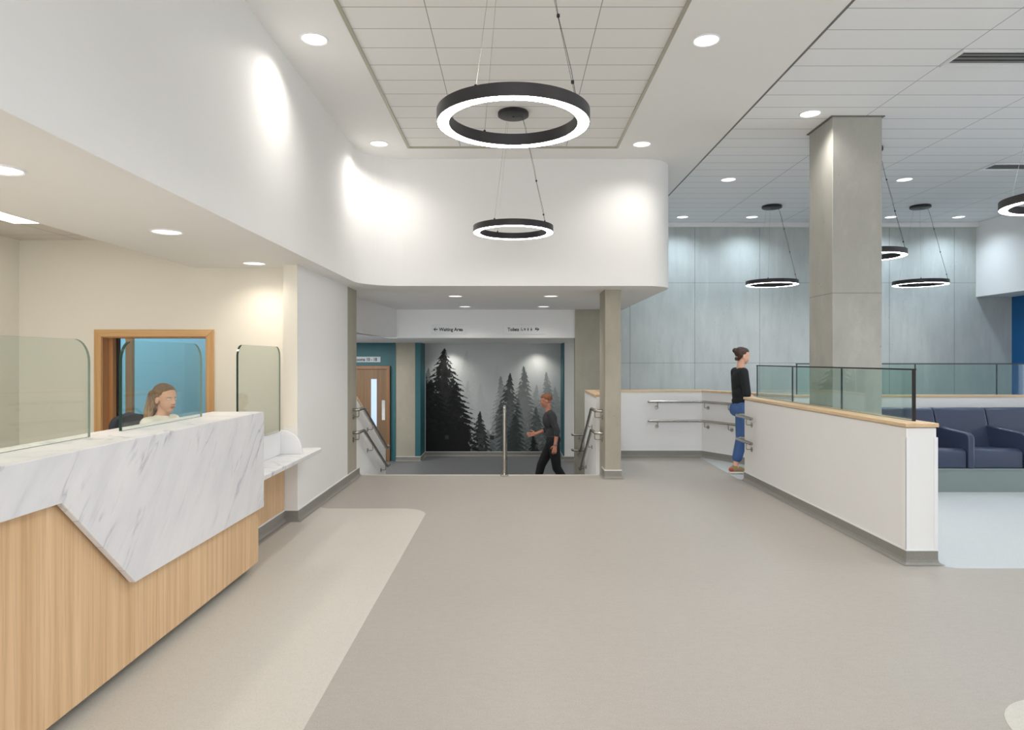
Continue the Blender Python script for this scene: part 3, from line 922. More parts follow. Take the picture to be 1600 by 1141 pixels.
# ------------------------------------------------------------------ ring pendants
def make_ring():
    root = thing('ring_pendant', '', 'pendant light')
    Ro, Ri, h = 0.39, 0.325, 0.062
    MB().lathe([(Ro, 0.0), (Ro, h), (Ri, h), (Ri, 0.0), (Ri + 0.004, 0.0), (Ri + 0.004, 0.006), (Ro - 0.004, 0.006), (Ro - 0.004, 0.0)], n=96, closed=True).build('ring_body', M['black'], root, smooth=True)
    MB().lathe([(Ri + 0.004, 0.001), (Ro - 0.004, 0.001), (Ro - 0.004, 0.005), (Ri + 0.004, 0.005)], n=96, closed=True).build('diffuser', M['ring_glow'], root, smooth=True)
    return root
def ring(x, y, z, zc, label, base=None):
    o = base
    o.location = (x, y, z)
    o['label'] = label; o['group'] = 'black ring pendants with glowing undersides'
    H = zc - z
    can = MB().lathe([(0.0001, H - 0.042), (0.140, H - 0.042), (0.150, H - 0.036), (0.150, H - 0.006), (0.146, H), (0.0001, H)], n=40).build('canopy', M['black'], o, smooth=True)
    MB().disc((0.0, 0.0, H - 0.044), (0, 0, 1), 0.008, 0.006).build('cable_gland', M['black_flat'], can)
    ends = [((0.298, -0.205, 0.062), (0.085, -0.055)), ((-0.160, 0.318, 0.062), (-0.05, 0.09)), ((-0.175, -0.311, 0.062), (-0.055, -0.085))]
    for i, (e, c) in enumerate(ends):
        MB().tube([(c[0], c[1], H - 0.042), e], 0.0011, 5).build('suspension_wire', M['steel'] if i else M['black_flat'], o)
        MB().lathe([(0.004, 0.0), (0.007, 0.004), (0.007, 0.016), (0.003, 0.02)], (e[0], e[1], e[2]), 10).build('wire_clamp', M['black_flat'], o, smooth=True)
    # power flex with clips beside the first wire
    e, c = Vector(ends[0][0]), Vector((0.085, -0.055, H - 0.042))
    pts = [(0, 0, H - 0.046), (0.03, -0.045, H - 0.062), (0.07, -0.05, H - 0.055), tuple(c + Vector((0.006, 0, -0.03)))]
    for k in range(1, 8):
        q_ = c.lerp(e, k / 8); pts.append((q_.x + 0.006 + 0.004 * math.sin(k * 2.1), q_.y, q_.z))
    pts.append(tuple(e + Vector((0.004, 0, 0))))
    MB().tube(pts, 0.0016, 6).build('power_flex', M['black_flat'], o, smooth=True)
    for k in (0.3, 0.62, 0.93):
        q_ = c.lerp(e, k)
        MB().disc((q_.x + 0.003, q_.y, q_.z), (0, 0, 1), 0.008, 0.014, 8).build('flex_clip', M['black_flat'], o)
    l = bpy.data.lights.new('ring_light', 'AREA'); l.shape = 'DISK'; l.size = 0.7; l.energy = 6; l.color = NEUT
    return o
specs = [(0.0, 3.49, 2.70, ZC + .012, 'nearest and largest looking black ring pendant hanging over the lobby floor'),
         (0.0, 6.66, 2.735, ZC + .012, 'second black ring pendant hanging below the first in front of the white fascia'),
         (4.04, 10.67, 2.666, ZC + .004, 'black ring pendant in front of the concrete wall, left of the big column'),
         (6.36, 10.67, 2.666, ZC + .004, 'black ring pendant in front of the concrete wall, fully visible right of the column'),
         (4.04, 7.77, 2.666, ZC + .004, 'black ring pendant half hidden behind the big concrete column'),
         (4.14, 5.16, 2.666, ZC + .004, 'black ring pendant cut off by the right edge of the picture')]
proto = make_ring()
bases = [proto] + [copy_tree(proto) for _ in specs[1:]]
for sp_, b_ in zip(specs, bases):
    ring(*sp_, base=b_)

# ceiling slot diffusers
for i, (x0, x1, y0, lb) in enumerate(((3.49, 4.66, 5.30, 'long slot air vent in the tiled ceiling near the top right corner'), (5.89, 7.06, 8.36, 'long slot air vent in the tiled ceiling farther back at the right edge'))):
    v = thing('ceiling_vent', lb, 'vent', ((x0 + x1) / 2, y0 + .14, ZC), group='slot vents in the tiled ceiling', world=True)
    zt = ZC + .003
    b = MB().box(x0, x1, y0 - .01, y0 + .02, zt - .012, zt).box(x0, x1, y0 + .262, y0 + .295, zt - .012, zt).box(x0, x0 + .02, y0 + .02, y0 + .262, zt - .012, zt).box(x1 - .02, x1, y0 + .02, y0 + .262, zt - .012, zt)
    b.build('vent_frame', M['gloss_white'], v)
    MB().box(x0 + .02, x1 - .02, y0 + .02, y0 + .262, zt - .002, zt).build('backing', M['dark_gap'], v)
    for k in range(3):
        y = y0 + .06 + k * .062
        MB().prism([(y, zt - .003), (y + .012, zt - .003), (y + .022, zt - .011), (y + .014, zt - .011)], 0, x0 + .02, x1 - .02).build('slat', M['slat'], v)
    MB().box(x0 + .02, x1 - .02, y0 + .215, y0 + .262, zt - .008, zt - .002).build('blanking_strip', M['gloss_white'], v)
# light panel over the reception desks
v = thing('light_panel', 'bright rectangular light panel in the ceiling behind the desk, far left', 'light', (-4.02, 5.1, 2.64), world=True)
MB().box(-4.145, -3.895, 4.46, 5.665, 2.634, 2.6445).build('diffuser', M['troffer'], v)
b = MB().box(-4.155, -4.145, 4.45, 5.675, 2.630, 2.6445).box(-3.895, -3.885, 4.45, 5.675, 2.630, 2.6445).box(-4.145, -3.895, 5.665, 5.675, 2.630, 2.6445).box(-4.145, -3.895, 4.45, 4.46, 2.630, 2.6445)
b.build('frame', M['gloss_white'], v)
area('light_panel_glow', (-4.0, 2.2, 2.62), 30, 0.6, 1.2, WARM)

# ------------------------------------------------------------------ reception desk
dk = thing('reception_desk', 'long white marble and oak reception desk with notched front on the left', 'reception desk', (-1.95, 3.0, 0), world=True)
Yn = 1.55
MX = -1.77
ft = MB()
prof = [(Yn, 0.936), (2.68, 0.936), (3.20, 0.456), (4.85, 0.456), (4.85, 1.112), (4.844, 1.124), (4.832, 1.13), (Yn, 1.13)]
ft.prism(prof, 0, MX - 0.03, MX)
ft.build('marble_front', M['marble'], dk, bevel=0.003)
tp = MB().box(-2.14, MX - 0.03, Yn, 4.85, 1.10, 1.13)
tp.build('counter_top', M['marble'], dk, bevel=0.003)
MB().box(-2.14, -1.80, 4.82, 4.85, 0.456, 1.10).build('marble_end', M['marble'], dk)
MB().box(-1.835, -1.812, Yn, 4.852, 0.065, 1.09).build('oak_front', M['oak'], dk)
MB().box(-2.10, -1.835, 4.836, 4.852, 0.065, 0.456).build('oak_end', M['oak'], dk)
MB().box(-2.12, -1.84, Yn, 4.82, 0.10, 1.10).build('carcass', M['white'], dk)
MB().box(-2.12, -1.885, Yn, 4.82, 0.0, 0.10).build('plinth', M['skirt'], dk)
MB().box(-2.85, -2.12, Yn, 4.8, 0.715, 0.745).build('worktop', M['gloss_white'], dk)
# low accessible counter
lcn = thing('low_counter', 'low marble shelf counter at the far end of the reception desk', 'counter', (-1.95, 5.6, 0), world=True)
p = [(-1.775, 4.86), (-1.79, 6.38)] + [(-1.80, 6.425), (-1.83, 6.445)] + [(-1.998, 6.445), (-1.998, 6.32), (-2.14, 6.32), (-2.14, 4.86)]
p = [(-1.775, 4.86), (-1.79, 6.36), (-1.795, 6.41), (-1.815, 6.435), (-1.85, 6.445), (-1.995, 6.445), (-1.995, 6.325), (-2.42, 6.325), (-2.42, 4.86)]
MB().prism(p, 2, 0.638, 0.67).build('marble_shelf', M['marble'], lcn, bevel=0.003)
MB().box(-2.14, -2.12, 4.89, 6.325, 0.11, 0.638).build('oak_front', M['oak'], lcn)
MB().box(-2.16, -2.14, 4.89, 6.325, 0.0, 0.638).build('backing', M['white'], lcn)
MB().box(-2.06, -2.035, 4.86, 5.98, 0.67, 0.878).build('upstand', M['gloss_white'], lcn, bevel=0.004)
cheek = [(-2.06, 0.67), (-1.845, 0.67)] + [(-2.03 + 0.18 * math.cos(a), 0.695 + 0.185 * math.sin(a)) for a in [k * PI / 2 / 10 for k in range(1, 11)]] + [(-2.06, 0.88)]
MB().prism(cheek, 1, 5.98, 6.0).build('curved_cheek', M['gloss_white'], lcn, bevel=0.003)
skirt('baseboard_counter', [(-2.12, 4.89), (-2.12, 6.34)], left=False)

# glass screens on the counter
def screen(y0, y1, z0, z1, label, r=0.11):
    s_ = thing('glass_screen', label, 'glass screen', (-2.025, (y0 + y1) / 2, z0), group='glass screens on the reception counter', world=True)
    pl = [(y0, z0), (y1, z0)]
    pl += [(y1 - r + r * math.cos(a), z1 - r + r * math.sin(a)) for a in [k * PI / 2 / 10 for k in range(11)]]
    pl += [(y0 + r - r * math.sin(a), z1 - r + r * math.cos(a)) for a in [k * PI / 2 / 10 for k in range(11)]]
    m = MB().prism(pl, 0, -2.031, -2.019, 0, 1)
    m.build('pane', [M['glass'], M['glass_edge_pale']], s_)
    e_ = [(y0, z0)] + [(y0 + r - r * math.cos(a), z1 - r + r * math.sin(a)) for a in [k * PI / 2 / 10 for k in range(9)]]
    e2 = [(y0 + 0.004, z0)] + [(y0 + r - (r - .004) * math.cos(a), z1 - r + (r - .004) * math.sin(a)) for a in [k * PI / 2 / 10 for k in range(9)]]
    MB().prism([(p_[0] - .0012, p_[1] + .0008) for p_ in e_] + e2[::-1], 0, -2.0316, -2.0184).build('near_edge', M['glass_edge'], s_)
    return s_
screen(1.6, 3.26, 1.131, 1.595, 'long glass screen on the desk at the left edge, nearest the camera')
screen(3.52, 4.43, 1.131, 1.60, 'middle glass screen on the desk, in front of the seated receptionist')
screen(5.01, 5.92, 0.88, 1.61, 'small upright glass screen over the low counter, right of the oak window frame', 0.09)

# ------------------------------------------------------------------ office chairs
def make_chair():
    root = thing('office_chair', '', 'chair')
    # local: seat faces +X
    bk = MB()
    n = 14
    prof = []
    for i in range(n + 1):
        a = -0.5 * PI + PI * i / n
    pts = []
    Wd, z0, z1, r = 0.225, 0.56, 1.05, 0.09
    out = [(-Wd + 0.02, z0), (Wd - 0.02, z0), (Wd, z0 + 0.1)]
    out += [(Wd - r + r * math.cos(t * PI / 12), z1 - r - 0.012 + r * math.sin(t * PI / 12)) for t in range(7)]
    out += [(0.0, z1 + 0.012)]
    out += [(-Wd + r - r * math.sin(t * PI / 12), z1 - r - 0.012 + r * math.cos(t * PI / 12)) for t in range(7)]
    out += [(-Wd, z0 + 0.1)]
    bk.prism(out, 0, -0.245, -0.19)
    bk.build('backrest', M['chair_fabric'], root, bevel=0.018, seg=3)
    sp = [(-0.2, -0.22), (0.18, -0.23), (0.24, -0.17), (0.24, 0.17), (0.18, 0.23), (-0.2, 0.22)]
    MB().prism(sp, 2, 0.44, 0.51).build('seat', M['chair_fabric'], root, bevel=0.02, seg=3)
    MB().tube([(-0.10, 0, 0.43), (-0.26, 0, 0.45), (-0.265, 0, 0.75)], 0.018).build('back_support', M['black_flat'], root)
    MB().tube([(0, 0, 0.08), (0, 0, 0.44)], [0.03, 0.022]).build('gas_lift', M['black_flat'], root)
    for k in range(5):
        a = k * 2 * PI / 5
        c, s = math.cos(a), math.sin(a)
        l = MB().tube([(0.02 * c, 0.02 * s, 0.10), (0.28 * c, 0.28 * s, 0.075)], [0.022, 0.014], 8).build('leg', M['black_flat'], root)
        MB().disc((0.28 * c, 0.28 * s, 0.030), (-s, c, 0), 0.030, 0.035, 14).build('castor', M['black_flat'], l)
    return root
ch = make_chair()
ch.location = (-3.33, 4.42, 0); ch.rotation_euler = (0, 0, math.radians(60)); ch.scale = (1, 1, 1.0)
ch['label'] = 'empty dark office chair behind the desk at the left edge'; ch['group'] = 'office chairs behind the desk'
ch2 = copy_tree(ch)
ch2.location = (-2.98, 5.66, 0); ch2.rotation_euler = (0, 0, math.radians(-4))
ch2['label'] = 'dark office chair the receptionist sits on'

# ------------------------------------------------------------------ handrails
def bracket(parent, wall_pt, rail_pt, ax):
    """disc on the wall with a cranked arm up to the rail"""
    w_, r_ = Vector(wall_pt), Vector(rail_pt)
    ax = Vector(ax)
    o = MB().disc(w_ + ax * 0.004, ax, 0.030, 0.008, 20).build('bracket_plate', M['steel'], parent, smooth=True)
    arm = fillet([w_ + ax * 0.006, Vector((r_.x, r_.y, w_.z)), r_ - Vector((0, 0, 0.018))], 0.02, 4)
    MB().tube(arm, 0.006, 8).build('bracket_arm', M['steel'], parent, smooth=True)
RR = 0.020
def rail(parent, pts, r=0.05):
    MB().tube(fillet(pts, r, 7), RR, 16).build('rail', M['steel'], parent, smooth=True)
def cap_ball(b, p, r=RR):
    pass
# stair, left side
hl = thing('stair_handrail', 'double steel handrail down the left side of the stairs', 'handrail', (-2.0, 8.9, 0), group='stair handrails', world=True)
for dz in (0.0, -0.285):
    z1 = 0.875 + dz; z2 = 0.155 + dz
    rail(hl, [(-1.995, 8.50, z1 - .0), (-1.925, 8.50, z1), (-1.925, 8.80, z1), (-1.925, 10.42, z2), (-1.925, 10.62, z2), (-1.993, 10.62, z2)])
    for y in (8.52, 9.35, 10.3):
        t_ = max(0, (y - 8.80) / (10.42 - 8.80)); z = z1 + (z2 - z1) * t_
        if dz < 0 or y < 10: bracket(hl, (-2.0, y, z - 0.09), (-1.925, y, z), (1, 0, 0))
# stair, right side
hr = thing('stair_handrail', 'double steel handrail down the right side of the stairs beside the slim column', 'handrail', (1.1, 9.0, 0), group='stair handrails', world=True)
for dz in (0.0, -0.285):
    z1 = 0.84 + dz; z2 = 0.05 + dz
    rail(hr, [(1.150, 8.72, z1), (1.06, 8.72, z1), (1.06, 9.20, z1), (1.06, 10.42, z2 + .19), (1.06, 10.44, z2 + .18)] if False else [(1.150, 8.78, z1), (1.055, 8.78, z1), (1.055, 9.22, z1), (1.055, 10.75, z2), (1.055, 10.95, z2), (1.30, 10.95, z2)])
    bracket(hr, (1.155, 8.84, z1 - 0.09), (1.055, 8.84, z1), (-1, 0, 0))
    for y in (9.6, 10.38):
        t_ = (y - 9.22) / (10.75 - 9.22); z = z1 + (z2 - z1) * t_
        bracket(hr, (1.11, y, z - 0.09), (1.055, y, z), (-1, 0, 0))
# corridor rail along the concrete wall down below
WF = 11.985
hc = thing('corridor_handrail', 'double steel handrail ends on the concrete wall beyond the stairs', 'handrail', (1.3, 11.95, LOW), world=True)
for z in (0.19, -0.08):
    rail(hc, [(1.115, 11.995, z), (1.02, 11.995 - .08, z), (1.05, 11.90, z), (3.2, 11.90, z)] if False else [(1.03, 11.97, z), (1.03, 11.90, z), (3.2, 11.90, z)], 0.03)
    for x in (1.16, 2.4):
        bracket(hc, (x, WF if x < 1.7 else 12.0, z - 0.09), (x, 11.90, z), (0, -1, 0))
# centre rail
hm = thing('centre_handrail', 'steel post and rail standing at the middle of the top stair edge', 'handrail', (-0.115, 8.80, 0), world=True)
rail(hm, [(-0.115, 8.80, 0.004), (-0.115, 8.80, 0.875), (-0.115, 9.15, 0.875), (-0.115, 10.55, 0.24), (-0.115, 10.75, 0.24), (-0.115, 10.75, LOW)], 0.07)
MB().tube(fillet([(-0.115, 8.82, 0.59), (-0.115, 9.15, 0.59), (-0.115, 10.55, -0.05), (-0.115, 10.74, -0.05)], .05), 0.014, 12).build('lower_rail', M['steel'], hm, smooth=True)
MB().lathe([(0.052, 0.0), (0.052, 0.006), (0.045, 0.010), (0.024, 0.012), (0.021, 0.03)], (-0.115, 8.80, 0.0045), 28).build('floor_flange', M['steel'], hm, smooth=True)
# rails on the screen wall
hs = thing('wall_handrail', 'double steel handrail on the white screen wall behind the walking woman', 'handrail', (2.5, 10.45, 0), world=True)
for z in (0.855, 0.562):
    d = Vector((0.82, -1.45)).normalized(); nrm = Vector((-1.45, -0.82)).normalized()
    e = Vector((2.90, 10.5)) + d * 0.75 + nrm * 0.075
    k = Vector((2.875, 10.425))
    rail(hs, [(2.07, 10.425, z), (k.x, k.y, z), (e.x, e.y, z)], 0.06)
    MB().tube([(2.05, 10.425, z), (2.072, 10.425, z)], [0.012, RR], 16).build('rail_end', M['steel'], hs, smooth=True)
    for x in (2.205,):
        bracket(hs, (x, 10.5, z - 0.09), (x, 10.425, z), (0, -1, 0))
    for t_ in (0.13, 0.6):
        w_ = Vector((2.90, 10.5)) + d * t_
        r_ = w_ + nrm * 0.075
        bracket(hs, (w_.x, w_.y, z - 0.09), (r_.x, r_.y, z), (nrm.x, nrm.y, 0))
# rails wrapping the far end of the low wall
he = thing('wall_handrail', 'two short steel handrails wrapping the far end of the low white wall', 'handrail', (2.95, 8.4, 0), world=True)
for z in (0.80, 0.505):
    rail(he, [(2.81, 8.06, z), (2.81, 8.63, z), (3.165, 8.63, z), (3.165, 6.6, z)], 0.07)
    MB().tube([(2.81, 8.04, z), (2.81, 8.062, z)], [0.012, RR], 16).build('rail_end', M['steel'], he, smooth=True)
    bracket(he, (2.88, 8.24, z - 0.09), (2.81, 8.24, z), (-1, 0, 0))
    bracket(he, (3.10, 7.8, z - 0.09), (3.165, 7.8, z), (1, 0, 0))

# ------------------------------------------------------------------ glass balustrades
gb = thing('glass_balustrade', 'glass balustrade standing on the low white wall in the middle', 'balustrade', (3.03, 6.9, 1.034), group='glass balustrades', world=True)
ys = [5.17, 6.30, 7.41, 8.48]
for a, b_ in zip(ys[:-1], ys[1:]):
    MB().box(3.024, 3.036, a + .007, b_ - .007, 1.036, 1.418).build('pane', M['glass_green'], gb)
MB().box(3.021, 3.039, 5.155, 5.176, 1.034, 1.425).build('end_post', M['black'], gb)
for y in ys[1:]:
    MB().box(3.024, 3.036, y - .0065, y + .0065, 1.036, 1.418).build('joint_post', M['glass_joint'], gb)
MB().box(3.020, 3.040, 5.15, 8.49, 1.419, 1.431).build('top_rail', M['black'], gb)
MB().box(3.016, 3.044, 5.18, 8.49, 1.0345, 1.044).build('base_channel', M['joint'], gb)
g2 = thing('glass_balustrade', 'long glass balustrade on the coping behind the navy bench', 'balustrade', (6.2, 9.11, 1.03), group='glass balustrades', world=True)
xs = [3.78, 4.27, 5.36, 6.45, 7.54, 8.70]
for a, b_ in zip(xs[:-1], xs[1:]):
    MB().box(a + .007, b_ - .007, 9.104, 9.116, 1.032, 1.435).build('pane', M['glass_green'], g2)
for x in xs:
    MB().box(x - .0065, x + .0065, 9.104, 9.116, 1.032, 1.435).build('joint_post', M['glass_joint'], g2)
MB().box(3.77, 8.71, 9.10, 9.12, 1.436, 1.448).build('top_rail', M['black'], g2)

# ------------------------------------------------------------------ bench seating
bn = thing('bench_seating', 'row of navy upholstered seats with shared arms on a grey green plinth', 'bench', (6.2, 8.3, 0), world=True)
MB().box(3.90, 8.60, 7.72, 9.03, 0.0, 0.245).build('plinth', M['plinth_green'], bn, bevel=0.004)
MB().box(3.90, 8.60, 7.715, 7.73, 0.245, 0.268).build('plinth_lip', M['plinth_green'], bn)
sx = [3.91 + 0.0]
px0 = 3.89
arms = [3.93, 4.53, 5.17, 5.81, 6.45, 7.09, 7.73, 8.37]
for i, (a, b_) in enumerate(zip(arms[:-1], arms[1:])):
    seat = [(7.72, 0.268), (8.45, 0.268), (8.45, 0.42), (8.28, 0.445), (7.80, 0.485), (7.745, 0.475), (7.722, 0.44)]
    MB().prism(seat, 0, a + 0.038, b_ - 0.038).build('seat', M['navy'], bn, bevel=0.018, seg=4)
    back = [(8.26, 0.40), (8.50, 0.40), (8.56, 0.885), (8.52, 0.905), (8.44, 0.905), (8.40, 0.885)]
    MB().prism(back, 0, a + 0.004, b_ - 0.004).build('backrest', M['navy'], bn, bevel=0.018, seg=4)
for a in arms:
    arm = [(7.70, 0.268), (7.79, 0.268), (7.80, 0.30), (8.36, 0.42), (8.38, 0.70), (7.76, 0.665), (7.715, 0.645), (7.698, 0.60)]
    MB().prism(arm, 0, a - 0.036, a + 0.036).build('armrest', M['navy'], bn, bevel=0.015, seg=4)

# ------------------------------------------------------------------ people
def blob(name, prims, mat, parent, voxel=0.007, smooth=3, off=Vector((0, 0, 0))):
    bm = bmesh.new()
    for p in prims:
        if p[0] == 'e':
            _, c, r, R = p
            mt = Matrix.Translation(c) @ R.to_4x4() @ Matrix.Diagonal((r[0], r[1], r[2], 1))
            bmesh.ops.create_icosphere(bm, subdivisions=3, radius=1.0, matrix=mt)
        else:
            _, a, ra, b, rb = p
            a, b = Vector(a), Vector(b)
            d = (b - a); L = max(d.length, 1e-5); d = d / L
            rot = d.to_track_quat('Z', 'Y').to_matrix().to_4x4()
            n = 14
            prof = [(-ra * math.cos(t * PI / 8), ra * math.sin(t * PI / 8)) for t in range(5)] + [(L + rb * math.sin(t * PI / 8), rb * math.cos(t * PI / 8)) for t in range(5)]
            ringv = []
            for z, r in prof:
                r = max(r, 1e-4)
                ringv.append([bm.verts.new((Matrix.Translation(a) @ rot) @ Vector((r * math.cos(2 * PI * k / n), r * math.sin(2 * PI * k / n), z))) for k in range(n)])
            for i in range(len(ringv) - 1):
                for k in range(n):
                    bm.faces.new((ringv[i][k], ringv[i][(k + 1) % n], ringv[i + 1][(k + 1) % n], ringv[i + 1][k]))
            bm.faces.new(ringv[0][::-1]); bm.faces.new(ringv[-1])
    me = bpy.data.meshes.new('tmp'); bm.to_mesh(me); bm.free()
    o = bpy.data.objects.new('tmp', me); C.objects.link(o)
    md = o.modifiers.new('r', 'REMESH'); md.mode = 'VOXEL'; md.voxel_size = voxel
    sm = o.modifiers.new('s', 'SMOOTH'); sm.factor = 0.5; sm.iterations = smooth
    bpy.context.view_layer.update()
    m2 = bpy.data.meshes.new_from_object(o.evaluated_get(bpy.context.evaluated_depsgraph_get()))
    bpy.data.objects.remove(o)
    m2.name = name
    m2.materials.clear(); m2.materials.append(mat)
    m2.shade_smooth()
    ob = bpy.data.objects.new(name, m2); C.objects.link(ob); ob.parent = parent
    return ob

I3 = Matrix.Identity(3)
def head_parts(hc, R, s=1.0):
    """hc head centre; R columns: forward(x), left(y), up(z)"""
    V = lambda x, y, z: Vector(hc) + R @ (Vector((x, y, z)) * s)
    E = lambda c, r: ('e', V(*c), tuple(k * s for k in r), R)
    K = lambda a, ra, b, rb: ('c', V(*a), ra * s, V(*b), rb * s)
    skin = [E((-0.012, 0, 0.028), (0.094, 0.074, 0.088)), E((0.022, 0, -0.035), (0.062, 0.058, 0.068)), E((0.050, 0, -0.088), (0.026, 0.026, 0.020)),
            E((0.040, 0.030, -0.028), (0.030, 0.026, 0.028)), E((0.040, -0.030, -0.028), (0.030, 0.026, 0.028)),
            E((0.055, 0, 0.022), (0.030, 0.052, 0.020)), K((0.078, 0, 0.010), 0.008, (0.099, 0, -0.026), 0.0105),
            E((0.090, 0.010, -0.031), (0.010, 0.007, 0.007)), E((0.090, -0.010, -0.031), (0.010, 0.007, 0.007)),
            E((0.066, 0, -0.062), (0.018, 0.026, 0.014)), K((-0.01, 0.0, -0.06), 0.05, (-0.02, 0, -0.13), 0.047)]
    for q_ in (1, -1):
        skin.append(E((-0.008, q_ * 0.076, -0.012), (0.019, 0.008, 0.030)))
    return V, E, K, skin

def face(parent, V, E, K, hairmat, vox=0.0025):
    for q_ in (1, -1):
        e = blob('eye', [E((0.0685, q_ * 0.030, 0.002), (0.0110, 0.0125, 0.0065))], M['eye'], parent, 0.0022, 1)
        blob('iris', [E((0.0738, q_ * 0.0310, 0.001), (0.0032, 0.0066, 0.0066))], M['iris'], e, 0.0015, 1)
        blob('eyebrow', [K((0.0815, q_ * 0.016, 0.0185), 0.0028, (0.071, q_ * 0.044, 0.0205), 0.0022)], hairmat, parent, 0.002, 1)
    blob('lips', [E((0.082, 0, -0.058), (0.0065, 0.021, 0.0045)), E((0.080, 0, -0.066), (0.0065, 0.017, 0.005))], M['lips'], parent, 0.002, 1)

def hand(w_, d, side, thumb, curl=0.5, s=1.0):
    """hand prims: wrist w_, direction d, 'side' across the palm, thumb towards 'thumb' (unit, along side sign)"""
    w_ = Vector(w_); d = Vector(d).normalized(); sd = (Vector(side) - d * Vector(side).dot(d)).normalized(); nr = d.cross(sd)
    pr = []
    for k in (-1, 0, 1):
        pr.append(('c', w_ + sd * 0.014 * k * s, 0.014 * s, w_ + d * 0.080 * s + sd * 0.024 * k * s, 0.013 * s))
    for i, (x, L) in enumerate(((-0.032, 0.060), (-0.011, 0.075), (0.011, 0.080), (0.032, 0.070))):
        a = w_ + d * 0.084 * s + sd * x * s
        m_ = a + (d * 0.85 + nr * curl * 0.45) .normalized() * L * 0.52 * s
        e = m_ + (d * (0.9 - curl * .6) + nr * (0.3 + curl)).normalized() * L * 0.48 * s
        pr.append(('c', a, 0.0092 * s, m_, 0.0086 * s)); pr.append(('c', m_, 0.0086 * s, e, 0.0072 * s))
    a = w_ + d * 0.02 * s + sd * thumb * 0.022 * s
    m_ = a + (d * 0.6 + sd * thumb * 0.7 + nr * 0.3).normalized() * 0.045 * s
    e = m_ + (d * 0.9 + sd * thumb * 0.15 + nr * 0.4).normalized() * 0.032 * s
    pr += [('c', a, 0.012 * s, m_, 0.0105 * s), ('c', m_, 0.010 * s, e, 0.008 * s)]
    return pr

def limb(j, rs, grow=0.0):
    return [('c', j[i], rs[i] + grow, j[i + 1], rs[i + 1] + grow) for i in range(len(j) - 1)]

def frame(yaw, pitch=0.0):
    return Matrix.Rotation(yaw, 3, 'Z') @ Matrix.Rotation(pitch, 3, 'Y')

def figure(root, base, yaw, J, hd, hyaw, hpitch, w=1.0, hs=1.0):
    """returns dict of prim lists. J joints in local frame (x forward, y left)"""
    R = frame(yaw)
    P = lambda p: Vector(base) + R @ Vector(p)
    G = {k: P(v) for k, v in J.items()}
    HR = frame(yaw + hyaw, hpitch)
    V, E, K, hp = head_parts(P(hd), HR, hs)
    ti = Vector(G['chest']) - Vector(G['pelvis'])
    TR = R
    torso = lambda g: [('e', G['pelvis'], (0.105 * w + g, 0.150 * w + g, 0.115 + g), TR),
                       ('e', G['waist'], (0.092 * w + g, 0.122 * w + g, 0.13 + g), TR),
                       ('e', G['chest'], (0.108 * w + g, 0.145 * w + g, 0.155 + g), TR),
                       ('c', G['pelvis'], 0.09 * w + g, G['chest'], 0.09 * w + g),
                       ('c', G['sl'], 0.048 + g, G['sr'], 0.048 + g)]
    neck = [('c', G['neck'], 0.052, V(-0.018, 0, -0.10), 0.046)]
    return G, V, E, K, hp, torso, neck, R, HR

def arm_l(G, k, g=0.0, part='all'):
    a = [G['s' + k], G['e' + k], G['w' + k]]
    if part == 'upper': return limb(a[:2], [0.048, 0.038], g)
    if part == 'fore': return limb(a[1:], [0.038, 0.026], g)
    return limb(a, [0.046, 0.036, 0.025], g)
def leg_l(G, k, g=0.0, sc_=1.0):
    return limb([G['h' + k], G['k' + k], G['a' + k]], [0.085 * sc_, 0.056 * sc_, 0.037 * sc_], g)

def shoes(parent, ankle, yaw, m, accent=None, flat=True, pitch=0.0):
    R = frame(yaw, pitch)
    A = Vector(ankle)
    V = lambda x, y, z: A + R @ Vector((x, y, z))
    up = [('e', V(0.035, 0, -0.028), (0.085, 0.040, 0.040), R), ('e', V(0.105, 0, -0.045), (0.078, 0.044, 0.030), R), ('e', V(-0.035, 0, -0.030), (0.045, 0.036, 0.045), R), ('c', V(0, 0, -0.02), 0.040, V(0, 0, 0.0), 0.040)]
    s_ = blob('shoe', up, m, parent, 0.005, 2)
    sole = MB()
    pts = [(-0.078, -0.028), (-0.05, -0.038), (0.05, -0.036), (0.11, -0.046), (0.165, -0.035), (0.188, 0), (0.165, 0.035), (0.11, 0.046), (0.05, 0.036), (-0.05, 0.038), (-0.078, 0.028)]
    v0 = [V(x, y, -0.077) for x, y in pts]; v1 = [V(x, y, -0.055) for x, y in pts]
    n = len(pts)
    sole.add(v0 + v1, [tuple(range(n))[::-1], tuple(range(n, 2 * n))] + [(i, (i + 1) % n, n + (i + 1) % n, n + i) for i in range(n)])
    sole.build('sole', M['sole'], s_)
    if accent:
        blob('heel_panel', [('e', V(-0.045, 0, -0.030), (0.038, 0.039, 0.034), R)], accent, s_, 0.005, 1)
    return s_

# --- seated receptionist
pr = thing('person', 'woman with long blonde hair and cream jumper seated behind the desk', 'person', (0, 0, 0))
base = (-2.84, 5.50, 0)
yaw = math.radians(-8)
J = dict(pelvis=(-0.02, 0, 0.585), waist=(-0.01, 0, 0.74), chest=(0.0, 0, 0.90), neck=(0.01, 0, 1.04), sl=(0, 0.155, 0.992), sr=(0, -0.155, 0.992),
         el=(0.10, 0.21, 0.72), er=(0.10, -0.21, 0.72), wl=(0.30, 0.12, 0.775), wr=(0.30, -0.12, 0.775),
         hl=(0.0, 0.09, 0.565), hr=(0.0, -0.09, 0.565), kl=(0.40, 0.12, 0.55), kr=(0.40, -0.12, 0.55), al=(0.38, 0.12, 0.10), ar=(0.38, -0.12, 0.10))
G, V, E, K, hp, torso, neck, R, HR = figure(pr, base, yaw, J, (0.045, 0, 1.185), math.radians(-16), math.radians(4), 0.92, 1.0)
fw_ = R @ Vector((1, 0, 0)); lf_ = R @ Vector((0, 1, 0))
